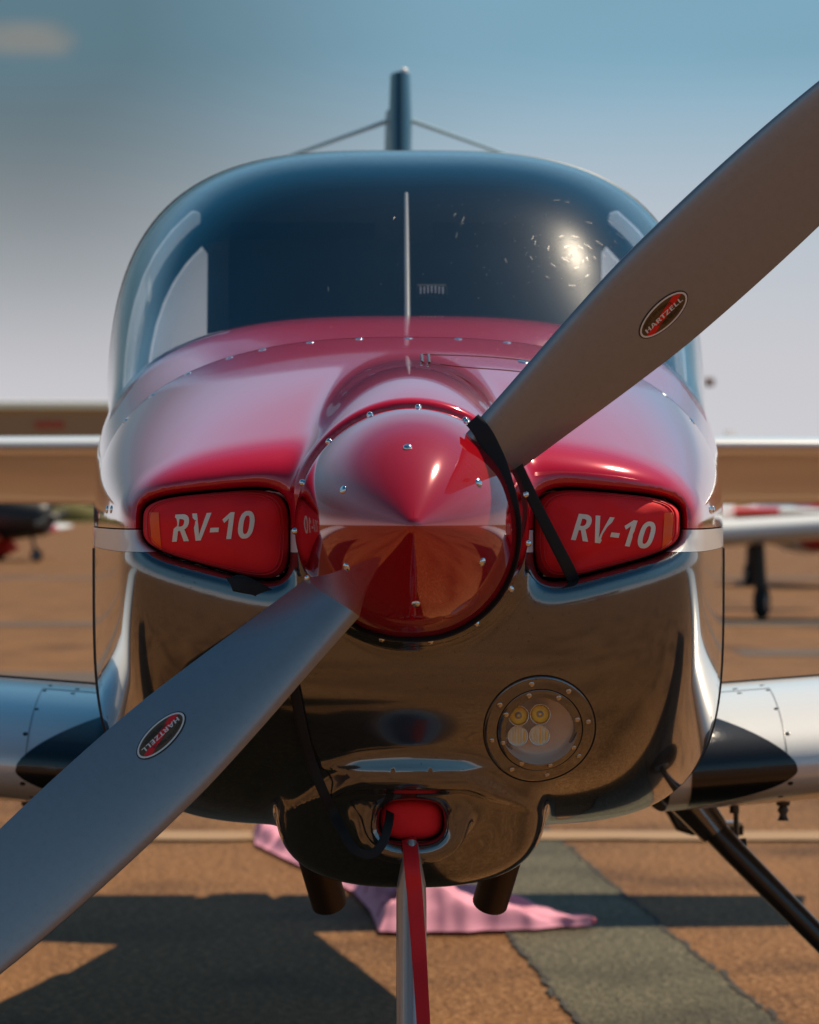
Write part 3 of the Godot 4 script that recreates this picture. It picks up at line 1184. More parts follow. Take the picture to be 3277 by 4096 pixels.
	for x in [-0.25, 0.25]:
		mb = MB.new()
		box(mb, Transform3D(Basis(Vector3(1, 0, 0), -0.15), Vector3(x * 0.9, 0.43, -2.62)), Vector3(0.42, 0.46, 0.11), 0.052)
		var seat := lift_to_axis(part(aircraft, "seat_back", mb, "seat_leather"))
		mb = MB.new()
		lathe(mb, [Vector2(0.0001, 0.05), Vector2(0.05, 0.047), Vector2(0.08, 0.03), Vector2(0.088, 0.0), Vector2(0.08, -0.03), Vector2(0.0001, -0.05)], 28, Transform3D(Basis(), Vector3(x * 0.55, 0.535, -2.66)))
		part(seat, "headrest", mb, "seat_leather")
	# small switch panel standing on the deck right of the brace
	mb = MB.new()
	box(mb, Transform3D(Basis(), Vector3(0.047, 0.437, -1.60)), Vector3(0.062, 0.024, 0.02), 0.004)
	var sw := lift_to_axis(part(aircraft, "switch_panel", mb, "dark_trim"))
	for k in 7:
		mb = MB.new()
		box(mb, Transform3D(Basis(), Vector3(0.026 + k * 0.007, 0.438 - absf(k - 3) * 0.0006, -1.588)), Vector3(0.0032, 0.014, 0.006), 0.001)
		part(sw, "switch", mb, "far_white")

func dust(glass: Node3D):
	# grit and wiping scratches, bunched round the sun glint to shape its sparkle
	var mb := MB.new()
	var c := Vector2(0.30, 0.485)
	for k in 260:
		var a := rng.randf() * TAU
		var d := rng.randf() * rng.randf()
		var q := c + Vector2(cos(a), sin(a) * 0.8) * d * 0.34 if k < 235 else Vector2(rng.randf_range(-0.15, 0.5), rng.randf_range(0.38, 0.62))
		if absf(q.x) > 0.5 or q.y > 0.66:
			continue
		# find the glass at this height and offset
		var s := 1.19
		while s < 1.98:
			var t := PI / 2
			for it in 12:
				t = atan2(maxf(dome_pt(s, t).y - SILL, 0.001), q.x)
			if dome_pt(s, t).y > q.y:
				break
			s += 0.006
		var tt := PI / 2
		for it in 12:
			tt = atan2(maxf(dome_pt(s, tt).y - SILL, 0.001), q.x)
		var p := dome_pt(s, tt)
		var n := (dome_pt(s, tt + 0.01) - p).cross(dome_pt(s + 0.01, tt) - p).normalized()
		if n.z < 0:
			n = -n
		var f := along(p + n * 0.0002, n)
		var r := rng.randf_range(0.0003, 0.0008)
		if k % 7 == 0:
			# a short scratch, bent round the same centre
			var w := atan2(q.y - c.y, q.x - c.x)
			f = f * Transform3D(Basis(Vector3(0, 0, 1), w + PI / 2), Vector3.ZERO)
			box(mb, f, Vector3(rng.randf_range(0.006, 0.018), 0.00045, 0.0003))
		else:
			lathe(mb, [Vector2(r, -0.0002), Vector2(r * 0.8, r * 0.5), Vector2(0.00001, r * 0.7)], 6, f)
	var o := part(glass, "dust_glint_specks", mb, "leg_grey")
	o.set_meta("kind", "stuff")

# ---------------------------------------------------------------- wings, tail, gear
func wing_pt(side: float, span: float, q: float, lift := 0.0) -> Vector3:
	var c := 1.42
	var x := minf(q * q, 1.0)
	var yt := 5.0 * 0.168 * (0.2969 * absf(q) - 0.126 * x - 0.3516 * x * x + 0.2843 * x * x * x - 0.1036 * x * x * x * x)
	var cam := 0.022 * (1.0 - pow((x - 0.28) / (0.28 if x < 0.28 else 0.72), 2.0))
	var y := (yt if q >= 0 else -yt) * c + (cam + (lift / c if q >= 0 else -lift / c)) * c
	return Vector3(side * span, -0.478 + (span - 0.56) * 0.078 + y - x * c * 0.02, -(1.60 + x * c) + lift * (1.0 - minf(absf(q) * 3.0, 1.0)))

func wing_sheet(mb: MB, side: float, s0: Callable, s1: Callable, nq: int, q0: float, q1: float, nsp: int, lift: float):
	var rows := []
	for k in nq + 1:
		var q := lerpf(q0, q1, k / float(nq))
		var row := PackedVector3Array()
		for c in nsp + 1:
			row.append(wing_pt(side, lerpf(s0.call(q), s1.call(q), c / float(nsp)), q, lift))
		rows.append(row)
	grid(mb, rows, false, Vector3(0, 0.3, 1) if q0 < 0 else Vector3(0, 1, 0.2))

func build_wing(side: float):
	var rows := []
	var spans := [0.50, 0.58, 0.7, 0.9, 1.2, 2.0, 3.2, 4.4, 4.6, 4.66]
	for sp in spans:
		var row := PackedVector3Array()
		var sh: float = 1.0 if sp < 4.5 else sqrt(maxf(0.0, 1.0 - pow((sp - 4.4) / 0.262, 2.0)))
		for k in 72:
			var f := k / 36.0 - 1.0
			var q := f
			var p := wing_pt(side, sp, q)
			var m := wing_pt(side, sp, 0.0)
			row.append(Vector3(p.x, lerpf(m.y, p.y, sh), p.z))
		rows.append(row)
	var mb := MB.new()
	grid(mb, rows, true)
	var w := lift_to_axis(part(aircraft, "wing", mb, "wing_paint"))
	# black guard round the leading edge at the root
	mb = MB.new()
	var gr := []
	for k in 33:
		var f := k / 32.0
		var u := 1.0 - pow(1.0 - f, 1.6)
		var wdt := pow(1.0 - u, 0.62)
		var row := PackedVector3Array()
		for c in 25:
			var q := lerpf(-0.26, 0.335, c / 24.0)
			row.append(wing_pt(side, 0.54 + 0.20 * u, lerpf(-0.015, q, wdt), 0.0022))
		gr.append(row)
	grid(mb, gr, false, Vector3(0, 0.3, 1))
	part(w, "root_guard", mb, "black_paint")
	# gritty black walkway behind the crest of the wing root
	mb = MB.new()
	wing_sheet(mb, side, func(_q): return 0.60, func(_q): return 1.02, 14, 0.56, 0.86, 8, 0.003)
	part(w, "walkway", mb, "dark_trim")
	# root panel joints with their screws
	var line := MB.new()
	var mids := []
	var acr := []
	for k in 9:
		mids.append(wing_pt(side, lerpf(0.585, 0.715, k / 8.0), 0.435, 0.0006))
		acr.append(Vector3(0, 0.0005, -0.0022))
	ribbon(line, mids, acr, 0.0005)
	part(w, "panel_joint", line, "leg_grey")
	line = MB.new()
	mids = []
	acr = []
	for k in 12:
		mids.append(wing_pt(side, 0.717 + 0.004 * k / 11.0, lerpf(0.44, 0.06, k / 11.0), 0.0006))
		acr.append(Vector3(0.0012, 0, 0))
	ribbon(line, mids, acr, 0.0005)
	part(w, "panel_joint", line, "leg_grey")
	var screw := dome_mesh(0.0055, 0.0012, 10)
	for q in [[0.592, 0.47], [0.60, 0.42], [0.652, 0.455], [0.656, 0.415], [0.708, 0.47], [0.713, 0.42], [0.70, 0.58], [0.715, 0.30], [0.726, 0.17], [0.728, -0.10], [0.716, -0.22]]:
		var p := wing_pt(side, q[0], q[1])
		var e := 0.01
		var n := (wing_pt(side, q[0], q[1] + e) - p).cross(Vector3(side, 0.078 * side, 0)).normalized()
		if n.dot(p - Vector3(p.x, -0.47, -2.2)) < 0:
			n = -n
		put(w, "screw", screw, "dark_leg", along(p, n))
	# drain and tie-down below
	mb = MB.new()
	var b := wing_pt(side, 0.665, -0.55)
	tube(mb, [b + Vector3(0, 0.01, 0), b + Vector3(0, -0.025, 0)], [0.010, 0.010], 10)
	tube(mb, [b + Vector3(0.003 * side, -0.02, 0), b + Vector3(0.004 * side, -0.085, 0)], [0.0055, 0.0055], 8)
	tube(mb, [b + Vector3(-0.012, -0.088, 0), b + Vector3(0.024 * side, -0.084, 0)], [0.009, 0.009], 10)
	if side > 0:
		part(w, "vent_pipe", mb, "dark_leg")
	mb = MB.new()
	b = wing_pt(side, 0.755, -0.5)
	tube(mb, [b + Vector3(0, 0.01, 0), b + Vector3(0, -0.012, 0)], [0.016, 0.014], 10)
	tube(mb, [b + Vector3(0, -0.01, 0), b + Vector3(0, -0.022, 0), b + Vector3(0, -0.030, 0), b + Vector3(0, -0.042, 0)], [0.007, 0.012, 0.007, 0.012], 10)
	part(w, "fuel_drain", mb, "dark_leg")

func foil_grid(mb: MB, root: Transform3D, tip: Transform3D, c0: float, c1: float, th0: float, th1: float, blunt := 0.0):
	# a plain tapered surface: chord along -z of each frame, thickness along its y
	var rows := []
	for k in 9:
		var f := k / 8.0
		var row := PackedVector3Array()
		var end := 1.0 if k < 8 else 0.85
		for c in 40:
			var q := c / 20.0 - 1.0
			var x := q * q
			var yt := 5.0 * (0.2969 * absf(q) - 0.126 * x - 0.3516 * x * x + 0.2843 * x * x * x - 0.1036 * x * x * x * x) * signf(q) * end
			var a := root * Vector3(0, yt * th0, -x * c0)
			var b := tip * Vector3(0, yt * th1, -x * c1)
			row.append(a.lerp(b, f))
		rows.append(row)
	grid(mb, rows, true)
	cap(mb, rows[0], (root.origin - tip.origin).normalized())
	cap(mb, rows[8], (tip.origin - root.origin).normalized())

func build_tail():
	# fin: span runs up, thickness across
	var up := Basis(Vector3(0, 1, 0), Vector3(1, 0, 0), Vector3(0, 0, 1))
	var mb := MB.new()
	foil_grid(mb, Transform3D(up, Vector3(0, 0.22, -5.45)), Transform3D(up, Vector3(0, 1.445, -6.02)), 0.75, 0.40, 0.066, 0.078)
	var fin := lift_to_axis(part(aircraft, "tail_fin", mb, "fin_paint"))
	mb = MB.new()
	var off := up.rotated(Vector3(0, 1, 0), 0.13)
	foil_grid(mb, Transform3D(off, Vector3(0, 0.10, -6.22)), Transform3D(off, Vector3(0, 1.375, -6.36)), 0.48, 0.36, 0.060, 0.066)
	part(fin, "rudder", mb, "fin_paint")
	mb = MB.new()
	lathe(mb, [Vector2(0.014, -0.012), Vector2(0.014, 0.002), Vector2(0.010, 0.011), Vector2(0.0001, 0.015)], 20, Transform3D(Basis(Vector3(1, 0, 0), -PI / 2), Vector3(0.012, 1.452, -6.08)))
	part(fin, "tail_beacon", mb, "white_paint")
	for sd in [-1.0, 1.0]:
		mb = MB.new()
		tube(mb, [Vector3(0.03 * sd, 1.298, -6.1), Vector3(0.50 * sd, 1.168, -6.42)], [0.0075, 0.005], 10)
		part(fin, "whisker_antenna", mb, "whisker_paint")
	for sd in [-1.0, 1.0]:
		var flat := Basis(Vector3(1, 0, 0), Vector3(0, 1, 0), Vector3(0, 0, 1))
		mb = MB.new()
		foil_grid(mb, Transform3D(flat, Vector3(0.05 * sd, 0.232, -5.78)), Transform3D(flat, Vector3(1.88 * sd, 0.232, -5.95)), 0.60, 0.46, 0.072, 0.06)
		var st := lift_to_axis(part(aircraft, "tailplane", mb, "wing_paint"))
		mb = MB.new()
		var droop := Basis(Vector3(1, 0, 0), -0.50)
		foil_grid(mb, Transform3D(droop, Vector3(0.14 * sd, 0.226, -6.36)), Transform3D(droop, Vector3(1.88 * sd, 0.226, -6.38)), 0.40, 0.36, 0.056, 0.05)
		part(st, "elevator", mb, "wing_paint")

func wheel(parent: Node3D, at: Vector3, r: float, wide: float, called := "wheel"):
	var t := Transform3D(Basis(Vector3(0, 1, 0), PI / 2), at)
	var mb := MB.new()
	var prof := []
	for k in 17:
		var a := lerpf(-1.25, 1.25, k / 16.0)
		prof.append(Vector2(r - wide * 0.5 + cos(a) * wide * 0.5, sin(a) * wide * 0.52))
	prof.push_front(Vector2(r * 0.5, -wide * 0.42))
	prof.append(Vector2(r * 0.5, wide * 0.42))
	lathe(mb, prof, 36, t)
	var o := part(parent, called, mb, "tyre")
	mb = MB.new()
	lathe(mb, [Vector2(0.0001, -wide * 0.36), Vector2(r * 0.5, -wide * 0.40), Vector2(r * 0.52, 0.0), Vector2(r * 0.5, wide * 0.40), Vector2(0.0001, wide * 0.36)], 24, t)
	part(o, "hub", mb, "leg_grey")
	return o

func build_gear():
	# nose leg: a slim fairing that runs down and forward from the scoop
	var mb := MB.new()
	var rows := []
	for q in [[-0.474, -0.135, 0.0115], [-0.482, -0.13, 0.0135], [-0.50, -0.125, 0.016], [-0.525, -0.125, 0.021], [-0.55, -0.122, 0.022], [-0.70, -0.08, 0.0222], [-0.90, 0.02, 0.022], [-1.0, 0.07, 0.022]]:
		var row := PackedVector3Array()
		for c in 32:
			var t := TAU * c / 32.0
			row.append(Vector3(cos(t) * q[2], q[0] + sin(t) * 0.02, q[1] - 0.05 + sin(t) * 0.06 * (1.0 if sin(t) > 0 else 1.6)))
		rows.append(row)
	grid(mb, rows, true)
	lift_to_axis(part(aircraft, "nose_leg", mb, "leg_grey"))
	mb = MB.new()
	rows = []
	for k in 13:
		var f := k / 12.0
		var hw := 0.09 * pow(sin(PI * pow(lerpf(0.02, 0.99, f), 0.75)), 0.7)
		var row := PackedVector3Array()
		for c in 24:
			var t := TAU * c / 24.0
			row.append(Vector3(cos(t) * hw, -1.05 + sin(t) * hw * 1.25 + 0.02, 0.38 - f * 0.75))
		rows.append(row)
	grid(mb, rows, true)
	var pant := lift_to_axis(part(aircraft, "nose_wheel_fairing", mb, "silver_paint"))
	wheel(pant, Vector3(0, -AXIS + 0.15, 0.06), 0.15, 0.11)
	for sd in [-1.0, 1.0]:
		mb = MB.new()
		tube(mb, [Vector3(0.53 * sd, -0.535, -2.02), Vector3(0.60 * sd, -0.60, -2.0), Vector3(0.66 * sd, -0.665, -1.99), Vector3(1.06 * sd, -1.07, -1.98)], [0.030, 0.027, 0.025, 0.020], 20, Vector2(1.0, 1.3))
		var leg := lift_to_axis(part(aircraft, "main_leg", mb, "dark_leg"))
		mb = MB.new()
		tube(mb, [Vector3(0.52 * sd, -0.49, -2.02), Vector3(0.565 * sd, -0.555, -2.01), Vector3(0.625 * sd, -0.63, -1.995)], [0.06, 0.042, 0.031], 20, Vector2(1.0, 1.3))
		part(leg, "leg_fairing", mb, "silver_paint")
		wheel(leg, Vector3(1.12 * sd, -AXIS + 0.19, -1.98), 0.19, 0.15)
		# boarding step behind the wing root
		mb = MB.new()
		tube(mb, [Vector3(0.50 * sd, -0.50, -2.8), Vector3(0.605 * sd, -0.66, -2.8), Vector3(0.622 * sd, -0.692, -2.8), Vector3(0.65 * sd, -0.70, -2.8), Vector3(0.765 * sd, -0.70, -2.8)], [0.013, 0.013, 0.013, 0.013, 0.013], 12)
		var step := lift_to_axis(part(aircraft, "boarding_step", mb, "dark_leg"))
		mb = MB.new()
		box(mb, Transform3D(Basis(), Vector3(0.70 * sd, -0.686, -2.8)), Vector3(0.12, 0.010, 0.05), 0.003)
		part(step, "tread", mb, "steel")
		# exhaust pipe under the scoop
		mb = MB.new()
		var top := Vector3(0.155 * sd, -0.50, -0.55)
		var end := Vector3(0.128 * sd, -0.605, -0.62)
		tube(mb, [top, end], [0.0285, 0.0285], 24, Vector2.ONE, false)
		tube(mb, [end, end.lerp(top, 0.02), top], [0.0285, 0.0255, 0.0255], 24, Vector2.ONE, false)
		lift_to_axis(part(aircraft, "exhaust_pipe", mb, "burnt_steel"))
# ---------------------------------------------------------------- cowl plugs, tether, streamer
func plug_shape(x: float, y: float) -> float:
	# 0 in the middle of the plug, 1 at its edge; x counts away from the spinner
	var w := clampf((0.2805 - x) / 0.108, -1.5, 1.5)
	var u := absf(x - 0.2805) / 0.1025
	var v := absf(y + 0.008 + 0.0094 * w) / (0.0525 + 0.0185 * w)
	return pow(pow(u, 4.0) + pow(v, 4.0), 0.25)

var plug_noise: FastNoiseLite

func plug_z(side: float, x: float, y: float) -> float:
	var f := plug_shape(x, y)
	var xx := maxf(0.0, x - 0.16)
	var z := -(0.058 + 0.55 * xx * xx) + 0.016 * (1.0 - pow(f, 2.2))
	z -= 0.014 * pow(clampf((f - 0.86) / 0.14, 0.0, 1.0), 2.0)
	z += 0.0022 * plug_noise.get_noise_2d(x * 900.0 + side * 77.0, y * 900.0)
	if side < 0.0:
		z -= 0.014 * exp(-(pow((x - 0.222) / 0.024, 2.0) + pow((y - 0.050) / 0.014, 2.0)))
		z -= 0.006 * exp(-(pow((x - 0.185) / 0.008, 2.0) + pow((y + 0.01) / 0.02, 2.0)))
		z += 0.004 * exp(-pow((y - 0.02 + (x - 0.28) * 0.25) / 0.02, 2.0))
	else:
		var c := (y + 0.050 - (x - 0.24) * 0.42) / 0.012
		z -= 0.006 * exp(-c * c) * smoothstep(0.36, 0.27, x)
		z += 0.005 * exp(-pow((x - 0.31 + y * 0.6) / 0.02, 2.0)) * smoothstep(0.0, 0.03, y)
	return z

func plug_face(side: float, x: float, y: float, lift: float) -> Array:
	var e := 0.002
	var n := Vector3(-(plug_z(side, x + e, y) - plug_z(side, x - e, y)) * side, -(plug_z(side, x, y + e) - plug_z(side, x, y - e)), 2.0 * e).normalized()
	return [Vector3(side * x, y, plug_z(side, x, y)) + n * lift, n]

func plug_edge(t: float, f: float) -> Vector2:
	var c := cos(t)
	var q := sin(t)
	var r := pow(pow(absf(c), 4.0) + pow(absf(q), 4.0), -0.25)
	var u := c * r * f
	var x := 0.2805 + u * 0.1025
	var w := (0.2805 - x) / 0.108
	return Vector2(x, -0.008 - 0.0094 * w + q * r * f * (0.0525 + 0.0185 * w))

func build_plug(side: float, label: String):
	var centre := Vector3(side * 0.2776, AXIS - 0.008, -0.08)
	var o := thing("cowl_plug", label, "engine plug", aircraft.transform * Transform3D(Basis(), centre), "red plugs in the engine cowl openings")
	var back := Vector3(0, AXIS, 0) - centre
	var rows := []
	for f in [0.001, 0.1, 0.2, 0.3, 0.4, 0.5, 0.6, 0.7, 0.78, 0.85, 0.9, 0.93, 0.96, 0.985, 1.0]:
		var row := PackedVector3Array()
		for c in 96:
			var q := plug_edge(TAU * c / 96.0, f)
			row.append(Vector3(side * q.x, q.y, plug_z(side, q.x, q.y)) + back)
		rows.append(row)
	var mb := MB.new()
	grid(mb, rows, true, Vector3(0, 0, 1))
	var rim := []
	for dz in [0.0, -0.004, -0.02, -0.08]:
		var row := PackedVector3Array()
		for c in 96:
			var q := plug_edge(TAU * c / 96.0, 1.0 + (0.02 if dz < -0.003 else 0.0))
			row.append(Vector3(side * q.x, q.y, plug_z(side, q.x, q.y) + dz) + back)
		rim.append(row)
	grid(mb, rim, true)
	part(o, "plug_body", mb, "plug_fabric")
	for f in [0.945, 0.905]:
		mb = MB.new()
		var loop := []
		for c in 97:
			var q := plug_edge(TAU * c / 96.0, f)
			loop.append(plug_face(side, q.x, q.y, 0.0006)[0] + back)
		var rad := []
		rad.resize(97)
		rad.fill(0.0014 if f > 0.92 else 0.0008)
		tube(mb, loop, rad, 8, Vector2.ONE, false)
		part(o, "piping", mb, "piping_fabric")
	mb = MB.new()
	var tilt := 0.045 if side < 0.0 else -0.115
	var mid := Vector2(-0.281, -0.002) if side < 0.0 else Vector2(0.288, -0.009)
	letters(mb, "RV-10", 0.0375, func(x, y):
		var q := mid + Vector2(x, y).rotated(tilt)
		var r := plug_face(side, absf(q.x), q.y, 0.0013)
		return [r[0] + back, r[1]], 0.21, 700, 0.86)
	part(o, "lettering", mb, "letter_fabric")
	mb = MB.new()
	var tab := []
	for k in 13:
		var y := lerpf(0.017, -0.042, k / 12.0)
		var row := PackedVector3Array()
		for c in 5:
			var x := 0.3735 - 0.0135 * (1.0 - c / 4.0) - (0.004 * k / 12.0)
			while plug_shape(x, y) > 0.97 and x > 0.25:
				x -= 0.001
			row.append(plug_face(side, x, y, 0.0012)[0] + back)
		tab.append(row)
	grid(mb, tab, false, Vector3(0, 0, 1))
	part(o, "reflective_tab", mb, "orange_tab")

func at_px(u: float, v: float, z: float) -> Vector3:
	# a point of the aircraft's frame at depth z, read off the photograph's grid of 1725 x 2156
	var depth := NOSE - z
	return Vector3((u - 862.5) * depth / 6900.0 - 0.0037, (1078.0 - v) * depth / 6900.0 + EYE - AXIS, z)

func build_tether():
	var o := thing("tether_strap", "black webbing tether looped round the propeller and spinner between the red plugs", "strap", aircraft.transform * Transform3D(Basis(), Vector3(0, AXIS, 0)))
	# round the spinner's right and lower side
	var knots := []
	var wide := []
	for q in [[994, 884, 0.103, 17], [1012, 905, 0.112, 19], [1032, 940, 0.112, 18], [1056, 992, 0.108, 13], [1078, 1050, 0.1, 9], [1089, 1110, 0.1, 7], [1085, 1170, 0.1, 7], [1066, 1226, 0.1, 7], [1036, 1272, 0.1, 7], [990, 1312, 0.1, 6], [935, 1337, 0.1, 6], [880, 1345, 0.1, 6], [820, 1341, 0.09, 6], [768, 1327, 0.08, 6], [742, 1312, 0.07, 6]]:
		var p := at_px(q[0], q[1], q[2])
		var r := Vector2(p.x, p.y).length() / SPIN_R
		if r < 0.99:
			p = at_px(q[0], q[1], maxf(spin_z(r) + 0.005, q[2] if q[3] > 8 else 0.0))
		knots.append(p)
		wide.append(q[3] / 1520.0)
	var mids := smooth_path(knots, 70)
	var acr := []
	for k in 70:
		var d: Vector3 = (mids[mini(k + 1, 69)] - mids[maxi(k - 1, 0)]).normalized()
		var f := k / 69.0 * (knots.size() - 1)
		var w: float = lerpf(wide[int(f)], wide[mini(int(f) + 1, knots.size() - 1)], f - int(f))
		var flat := d.cross(Vector3(0, 0, 1)).normalized()
		var turned := smoothstep(3.0, 5.0, f)
		acr.append((flat * w + Vector3(0, 0, -0.005) * turned))
	var mb := MB.new()
	ribbon(mb, mids, acr, 0.002)
	part(o, "spinner_strap", mb, "webbing")
	for spec in [
		["plug_strap", [[1078, 955, 0.02, 12.0], [1100, 1005, 0.01, 12.5], [1130, 1066, 0.0, 12.5], [1165, 1135, -0.012, 13.0], [1196, 1195, -0.03, 13.5], [1214, 1232, -0.075, 13.0]]],
		["plug_strap", [[444, 1222, -0.10, 7.0], [470, 1228, -0.045, 11.0], [505, 1232, -0.03, 15.0], [545, 1242, -0.03, 15.0], [585, 1272, -0.03, 17.0], [625, 1312, -0.03, 16.0]]],
		["plug_strap", [[470, 1232, -0.052, 6.0], [505, 1218, -0.035, 8.0], [545, 1236, -0.032, 10.0]]],
	]:
		_strap(o, spec[0], spec[1])
	# down the front of the cowl to the intake plug
	var down := []
	for q in [[606, 1390, 10], [622, 1460, 11], [636, 1530, 11], [655, 1600, 11], [684, 1672, 11]]:
		var g := at_px(q[0], q[1], -0.1)
		for it in 3:
			g = at_px(q[0], q[1], front(g.x, g.y).z + 0.012)
		down.append([q[0], q[1], g.z, q[2]])
	down.append_array([[704, 1712, -0.15, 11], [726, 1756, -0.12, 11], [750, 1790, -0.105, 11], [782, 1799, -0.105, 10], [806, 1776, -0.11, 10], [819, 1736, -0.13, 10], [823, 1708, -0.17, 9], [822, 1694, -0.205, 9]])
	_strap(o, "intake_strap", down)

func _strap(o: Node3D, called: String, knots: Array):
	var pts := []
	for q in knots:
		pts.append(at_px(q[0], q[1], q[2]))
	var n := 12 * knots.size()
	var mids := smooth_path(pts, n)
	var acr := []
	for k in n:
		var d: Vector3 = (mids[mini(k + 1, n - 1)] - mids[maxi(k - 1, 0)]).normalized()
		var f := k / (n - 1.0) * (knots.size() - 1)
		var w := lerpf(knots[int(f)][3], knots[mini(int(f) + 1, knots.size() - 1)][3], f - int(f)) / 1500.0
		acr.append(d.cross(Vector3(0.1, 0.1, 1)).normalized() * w)
	var mb := MB.new()
	ribbon(mb, mids, acr, 0.002)
	part(o, called, mb, "webbing")

func build_intake_plug():
	var centre := Vector3(0, AXIS - 0.430, -0.15)
	var o := thing("intake_plug", "small red plug in the lower air scoop with a hanging red streamer", "engine plug", aircraft.transform * Transform3D(Basis(), centre), "red plugs in the engine cowl openings")
	var back := Vector3(0, AXIS, 0) - centre
	var rows := []
	for q in [[0.001, 0.010], [0.3, 0.0095], [0.6, 0.008], [0.8, 0.005], [0.92, 0.0], [1.0, -0.008], [1.0, -0.05]]:
		var row := PackedVector3Array()
		for c in 64:
			var t := TAU * c / 64.0
			var r: float = pow(pow(absf(cos(t)), 2.8) + pow(absf(sin(t)), 2.8), -1.0 / 2.8) * q[0]
			var p := Vector2(cos(t) * r * 0.0455, sin(t) * r * 0.0298)
			row.append(Vector3(p.x, p.y - 0.430, -0.172 + q[1] + 0.0015 * plug_noise.get_noise_2d(p.x * 1200, p.y * 1200)) + back)
		rows.append(row)
	var mb := MB.new()
	grid(mb, rows, true, Vector3(0, 0, 1))
	part(o, "plug_body", mb, "plug_fabric")
	var knots := [[862, 1766, -0.165, 15.0], [865, 1784, -0.118, 16.0], [869, 1830, -0.085, 16.5], [874, 1880, -0.085, 16.0], [879, 1950, -0.070, 15.5], [884, 2020, -0.052, 14.5], [888, 2090, -0.018, 14.0], [892, 2160, 0.012, 13.5], [894, 2260, 0.062, 13.0], [899, 2340, 0.12, 13.0]]
	var pts := []
	for q in knots:
		pts.append(at_px(q[0], q[1], q[2]) + back)
	var mids := smooth_path(pts, 60)
	var acr := []
	for k in 60:
		var d: Vector3 = (mids[mini(k + 1, 59)] - mids[maxi(k - 1, 0)]).normalized()
		var f := k / 59.0 * (knots.size() - 1)
		var w := lerpf(knots[int(f)][3], knots[mini(int(f) + 1, knots.size() - 1)][3], f - int(f)) / 1450.0
		acr.append((d.cross(Vector3(0.12 * sin(k * 0.12), 0, 1))).normalized() * w)
	mb = MB.new()
	ribbon(mb, mids, acr, 0.0018)
	part(o, "warning_streamer", mb, "streamer")

# ---------------------------------------------------------------- the rest of the airfield
func sheet(x0: float, x1: float, z0: float, z1: float, y: float) -> MB:
	var mb := MB.new()
	quad(mb, Vector3(x0, y, z0), Vector3(x1, y, z0), Vector3(x1, y, z1), Vector3(x0, y, z1), Vector3.UP)
	return mb

func build_ground():
	structure("ground", sheet(-4000, 4000, -4000, 3000, -0.006), "dry_grass")
	structure("tarmac", sheet(-260, 260, -375, 240, 0.0), "tarmac")
	var lx := func(z): return 0.3045 - 0.0722 * (z - 9.66)
	var rx := func(z): return 0.592 - 0.0745 * (z - 12.48)
	var mb := MB.new()
	var rows := []
	for k in 61:
		var z := lerpf(6.2, 30.0, k / 60.0)
		rows.append(PackedVector3Array([Vector3(lx.call(z), 0.004, -z), Vector3(rx.call(z), 0.004, -z)]))
	grid(mb, rows, false, Vector3.UP)
	structure("tarmac_repair", mb, "tarmac_repair")
	var f := noise(FastNoiseLite.TYPE_SIMPLEX, 1.0, 4, 31)
	for side in 2:
		mb = MB.new()
		rows = []
		for k in 1400:
			var z := lerpf(6.2, 30.0, k / 1399.0)
			var x: float = lx.call(z) if side == 0 else rx.call(z)
			var j := f.get_noise_2d(z * 1.6, side * 40.0) * 0.018 + f.get_noise_2d(z * 9.0, side * 40.0 + 9.0) * 0.012
			var w := 0.004 + 0.010 * absf(f.get_noise_2d(z * 6.0, side * 40.0 + 20.0)) + 0.004 * f.get_noise_2d(z * 30.0, side * 40.0 + 5.0)
			rows.append(PackedVector3Array([Vector3(x + j - w, 0.007, -z), Vector3(x + j + w, 0.007, -z)]))
		grid(mb, rows, false, Vector3.UP)
		structure("tarmac_crack", mb, "crack_tar")
	mb = MB.new()
	rows = []
	for k in 300:
		var x := lerpf(-14.0, 14.0, k / 299.0)
		var j := f.get_noise_2d(x * 2.0, 77.0) * 0.05
		rows.append(PackedVector3Array([Vector3(x, 0.010, -12.62 + j), Vector3(x, 0.010, -12.95 + j * 0.5)]))
	grid(mb, rows, false, Vector3.UP)
	structure("tarmac_joint", mb, "pale_joint")
	for q in [[-30.0, 30.0, 36.4, 37.7], [-14.0, -1.9, 24.1, 25.9], [2.95, 14.0, 28.8, 30.1], [-20.0, 20.0, 62.0, 64.0]]:  # far seams, and strips coloured dark as shadows of aircraft wings
		structure("shadow_seam_band", sheet(q[0], q[1], -q[3], -q[2], 0.006), "far_shadow_seam")

